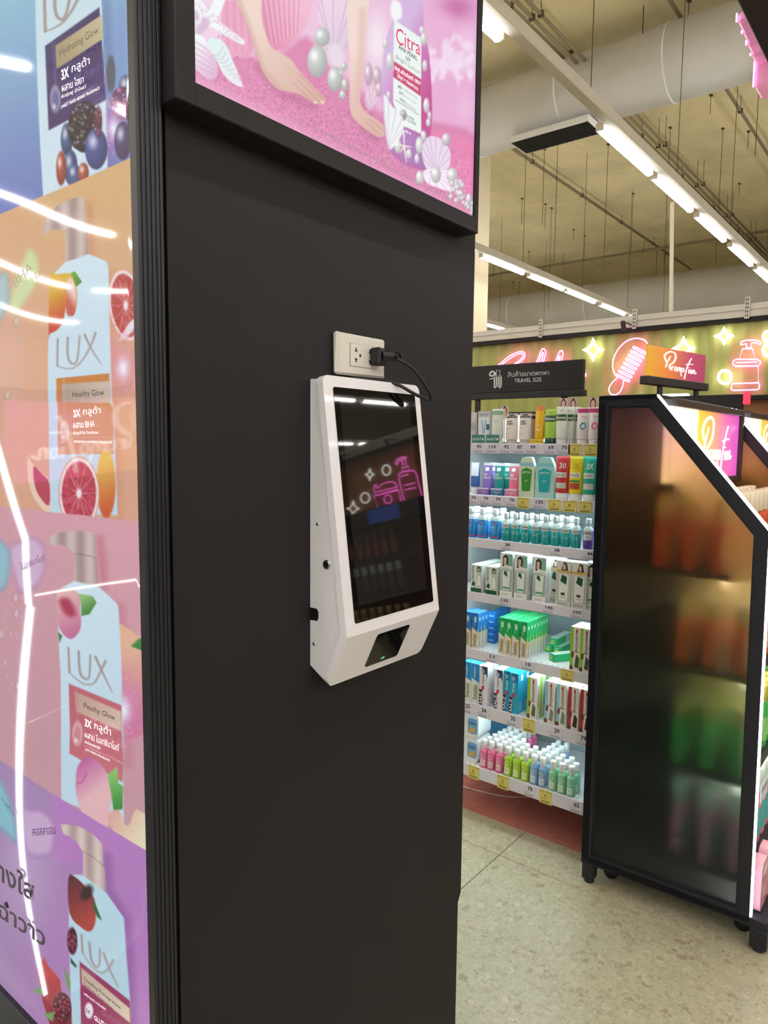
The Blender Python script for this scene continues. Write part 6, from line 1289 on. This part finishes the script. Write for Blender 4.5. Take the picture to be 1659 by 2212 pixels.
# ------------------------------------------------------------------ ceiling services
M_FIX = mat('white_fixture', (214, 208, 196), .5); M_TUBE = glow('warm_lamp_diffuser', (252, 250, 246), LAMP)
def make_lamp():
    r = thing('ceiling_lamp', 'x', 'lamp'); MB().box((0, -.02, .0455), (1.17, .02, .075), M_FIX, .004).box((-.014, -.032, .008), (.0, .032, .07), M_FIX).box((1.17, -.032, .008), (1.184, .032, .07), M_FIX).build('lamp_body', r)
    MB().prism([(.031*math.cos(t), .022+.0225*math.sin(t)) for t in np.linspace(0, 2*math.pi, 13)[:-1]], lambda u, v, d: (d, u, v), .0, 1.17, M_TUBE, True).build('diffuser', r); return r
ROWS = {0: [2.92, 5.717, 7.025, 8.436, 9.908, 11.35, 12.8], 1: [8.5, 9.865, 11.16, 12.6, 14.0, 5.75, 7.1, 4.3], 2: [12.86, 14.3, 15.7]}
for k in range(-4, 5):
    y = 2.40+2.77*k
    seen = ROWS.get(k, []); xs = list(seen)
    lo = min(seen)-1.4 if seen else 13.6
    x = lo
    while x > -6.8: xs.append(x); x -= 1.4 if (round(x*10) % 3) else 1.6
    for q, x in enumerate(xs):
        vis = q < len(seen)
        place('lamp', make_lamp, (x, y, 4.0), 0, ('%s glowing ceiling lamp listed in the %s light row counted from the fascia' % (nth(q), nth(k))) if vis else 'added linear ceiling lamp in an unseen row outside the picture', 'lamp', None if vis else 'ceiling lamps outside the picture')
    MB().box((-6.95, y-.13, 4.03), (16.5, y-.052, 4.12), M_FIX, .004).build('light_rail', None, label='white steel light rail, %s row from the right-hand wall' % nth(k+4), cat='rail')
# unseen lamp rows added behind the camera to brighten the kiosk's side
for y in (-4.5, -1.75, 1.0):
    for q in range(6):
        place('lamp', None, (-7.0+.15+1.22*q, y, 4.0), 0, 'added linear ceiling lamp in an unseen row outside the picture', 'lamp', 'ceiling lamps outside the picture')
    MB().box((-6.95, y-.13, 4.03), (0.6, y-.052, 4.12), M_FIX, .004).build('light_rail', None, label='added short white light rail, unseen behind the camera', cat='rail', group='added light rails behind the camera')
M_WIRE = mat('grey_wire', (80, 74, 60), .6)
for k in range(0, 3):
    for x in np.arange(3.2, 16, 2.1):
        MB().cyl((x, 2.40+2.77*k-.09, 4.12), (x, 2.40+2.77*k-.09, ZC), .0036, M_WIRE, 5).build('suspension_wire', None, label='thin suspension wire from the ceiling to a light rail', cat='wire', group='suspension wires of the light rails')
rw = random.Random(8)
for k in range(46):
    x, y = rw.uniform(7, 20), rw.uniform(2, 12); L_ = rw.choice([.25, .5, 1.2, 2.0])
    MB().cyl((x, y, ZC-L_), (x, y, ZC), .0042, M_WIRE, 5).box((x-.03, y-.02, ZC-.012), (x+.03, y+.02, ZC), M_WIRE).build('ceiling_hanger', None, label='loose hanger rod dangling from the concrete ceiling', cat='hanger', group='loose hanger rods in the ceiling')
M_DUCT = mat('grey_duct_wrap', (226, 226, 226), .55, noise=.04, nscale=2)
duct = thing('air_duct', 'large round grey air duct crossing under the ceiling', 'duct', (8.5, 3, 5.75))
in_root(duct, MB().lathe([(.40, -6.0), (.40, 12.0)], M_DUCT, (8.5, 0, 5.75), 40, ax=1).build('duct_pipe'))
for y in np.arange(-1.0, 9, 1.25): in_root(duct, MB().lathe([(.402, y-.012), (.410, y-.008), (.410, y+.008), (.402, y+.012)], M_DUCT, (8.5, 0, 5.75), 40, ax=1).build('duct_seam'))
for y in (0.5, 3.0, 5.5): in_root(duct, MB().cyl((8.2, y, 5.9), (8.2, y, ZC), .006, M_WIRE, 5).cyl((8.8, y, 5.9), (8.8, y, ZC), .006, M_WIRE, 5).build('hanger'))
d2 = thing('air_duct', 'larger round duct far away, just above the white wall trim', 'duct', (18, 3, 5.08))
in_root(d2, MB().lathe([(.55, -8.0), (.55, 14.0)], M_DUCT, (18, 0, 5.08), 40, ax=1).build('duct_pipe'))
for y in np.arange(1.0, 12, 2.2): in_root(d2, MB().lathe([(.552, y-.012), (.562, y-.008), (.562, y+.008), (.552, y+.012)], M_DUCT, (18, 0, 5.08), 40, ax=1).build('duct_seam'))
for y in (3.0, 6.0, 9.0): in_root(d2, MB().cyl((18, y, 5.6), (18, y, ZC-.002), .006, M_WIRE, 5).build('hanger'))
gp_ = at(2, 5.34, 1240, 318); vent = thing('air_grille', 'black slatted air grille on the underside of the big duct', 'grille', (8.45, gp_[1], 5.288))
MB().box((-.22, -.52, -.015), (.22, .52, .06), M_DUCT, .005).box((-.2, -.5, -.017), (.2, .5, -.0152), M_SLOT).build('grille_frame', vent)
for q in range(24): MB().box((-.19, -.48+q*.04, -.026), (.19, -.47+q*.04, -.0172), M_BLACK2).build('slat', vent)
M_PIPE = mat('conduit', (150, 138, 112), .5)
for k, (pa, z, r_) in enumerate((((1450, 344), 5.9, .02), ((1460, 336), 5.9, .02), ((1250, 417), 6.15, .025), ((1150, 60), 6.1, .02), ((1600, 240), 6.1, .022))):
    y = at(2, z, *pa)[1]; c = thing('ceiling_conduit', 'thin grey conduit run along the ceiling, %s run from the duct grille' % nth(k), 'pipe', (10, y, z)); 
    MB().cyl((-8, 0, 0), (10, 0, 0), r_, M_PIPE, 8).build('pipe', c)
    for q in range(-3, 9, 2): MB().box((q, -.03, -.028), (q+.03, .03, .028), M_WIRE).cyl((q+.015, 0, .02), (q+.015, 0, ZC-z-.002), .004, M_WIRE, 5).build('clamp', c)
x = at(2, 6.05, 1350, 548)[0]; c = thing('cross_conduit', 'conduit crossing the far ceiling from left to right', 'pipe', (x, 5, 6.05)); MB().cyl((0, -6, 0), (0, 7, 0), .03, M_PIPE, 8).build('pipe', c)
for q in range(-5, 7, 2): MB().box((-.02, q, -.035), (.02, q+.03, .035), M_WIRE).cyl((0, q+.015, .03), (0, q+.015, .245), .004, M_WIRE, 5).build('clamp', c)
xb = at(2, 5.2, 1075, 600); MB().box((9.6, 5.95, 0), (10.0, 6.35, ZC), M_WALLF).build('wall_column', kind='structure')

# ------------------------------------------------------------------ backlit counter box mirrored in the glossy poster
ab = thing('light_box', 'low peach backlit box standing left of the pillar, mirrored in the glossy poster', 'light box', (-.55, 3.0, 0))
in_root(ab, MB().box((-.515, 2.28, 1.37), (-.50, 3.85, 1.675), glow('peach_backlit_face', (255, 226, 200), 1.5)).build('lit_face'))
in_root(ab, MB().box((-.62, 2.25, 0), (-.516, 3.88, 1.70), M_BLACK2, .004).build('case'))
for t_, y_, z_, w_, h_ in (('สูตรอันดับ 1', 2.42, 1.60, .34, .045), ('กลูต้า-ไฮยา', 2.40, 1.53, .36, .05), ('ผิวนุ่มแสง วาววาว', 2.33, 1.44, .62, .06), ('Vaseline', 3.06, 1.57, .22, .04), ('GLUTA-HYA', 3.08, 1.515, .18, .025), ('ประสิทธิภาพ', 3.40, 1.47, .3, .045), ('เหนือกว่า', 3.38, 1.41, .3, .045)):
    in_root(ab, MB().text(t_, lambda u, v: (-.498, y_+u*w_, z_+v*h_), 0, 0, 1, 1, glow('tan_print', (150, 104, 70), .5)).build('lettering', kind='stuff'))

# ------------------------------------------------------------------ small spotlights washing the neon wall
def wall_spot(y, label, power):
    r_ = thing('wall_spotlight', label, 'lamp', (WX-.22, y, 2.33)); M_ = M_BLACK2
    MB().cyl((0, 0, 0), (.035, 0, -.05), .016, M_, 12).build('lamp_head', r_); MB().cyl((.0, 0, .0), (.158, 0, .0), .005, M_, 8).build('arm', r_)
    MB().cyl((.0355, 0, -.0505), (.0365, 0, -.0525), .012, glow('spot_lens', (255, 250, 220), 12), 12).build('lens', r_)
    ld = bpy.data.lights.new('spot', 'SPOT'); ld.energy = power; ld.color = (1, .93, .62); ld.spot_size = math.radians(75); ld.spot_blend = .8; ld.shadow_soft_size = .012
    lo_ = bpy.data.objects.new('spot_beam', ld); COL.objects.link(lo_); lo_.parent = r_; lo_.location = (.05, 0, -.07)
    lo_.rotation_euler = Vector((.42, 0, -.9)).to_track_quat('-Z', 'Y').to_euler()
wall_spot(at(0, WX-.2, 1346, 722)[1], 'tiny black spotlight under the wall trim above the neon hairbrush', 3.0)
for k, yy in enumerate((-2.2, -2.75)): wall_spot(yy, 'tiny black spotlight above the brown wall, %s one' % nth(k), 4.0)
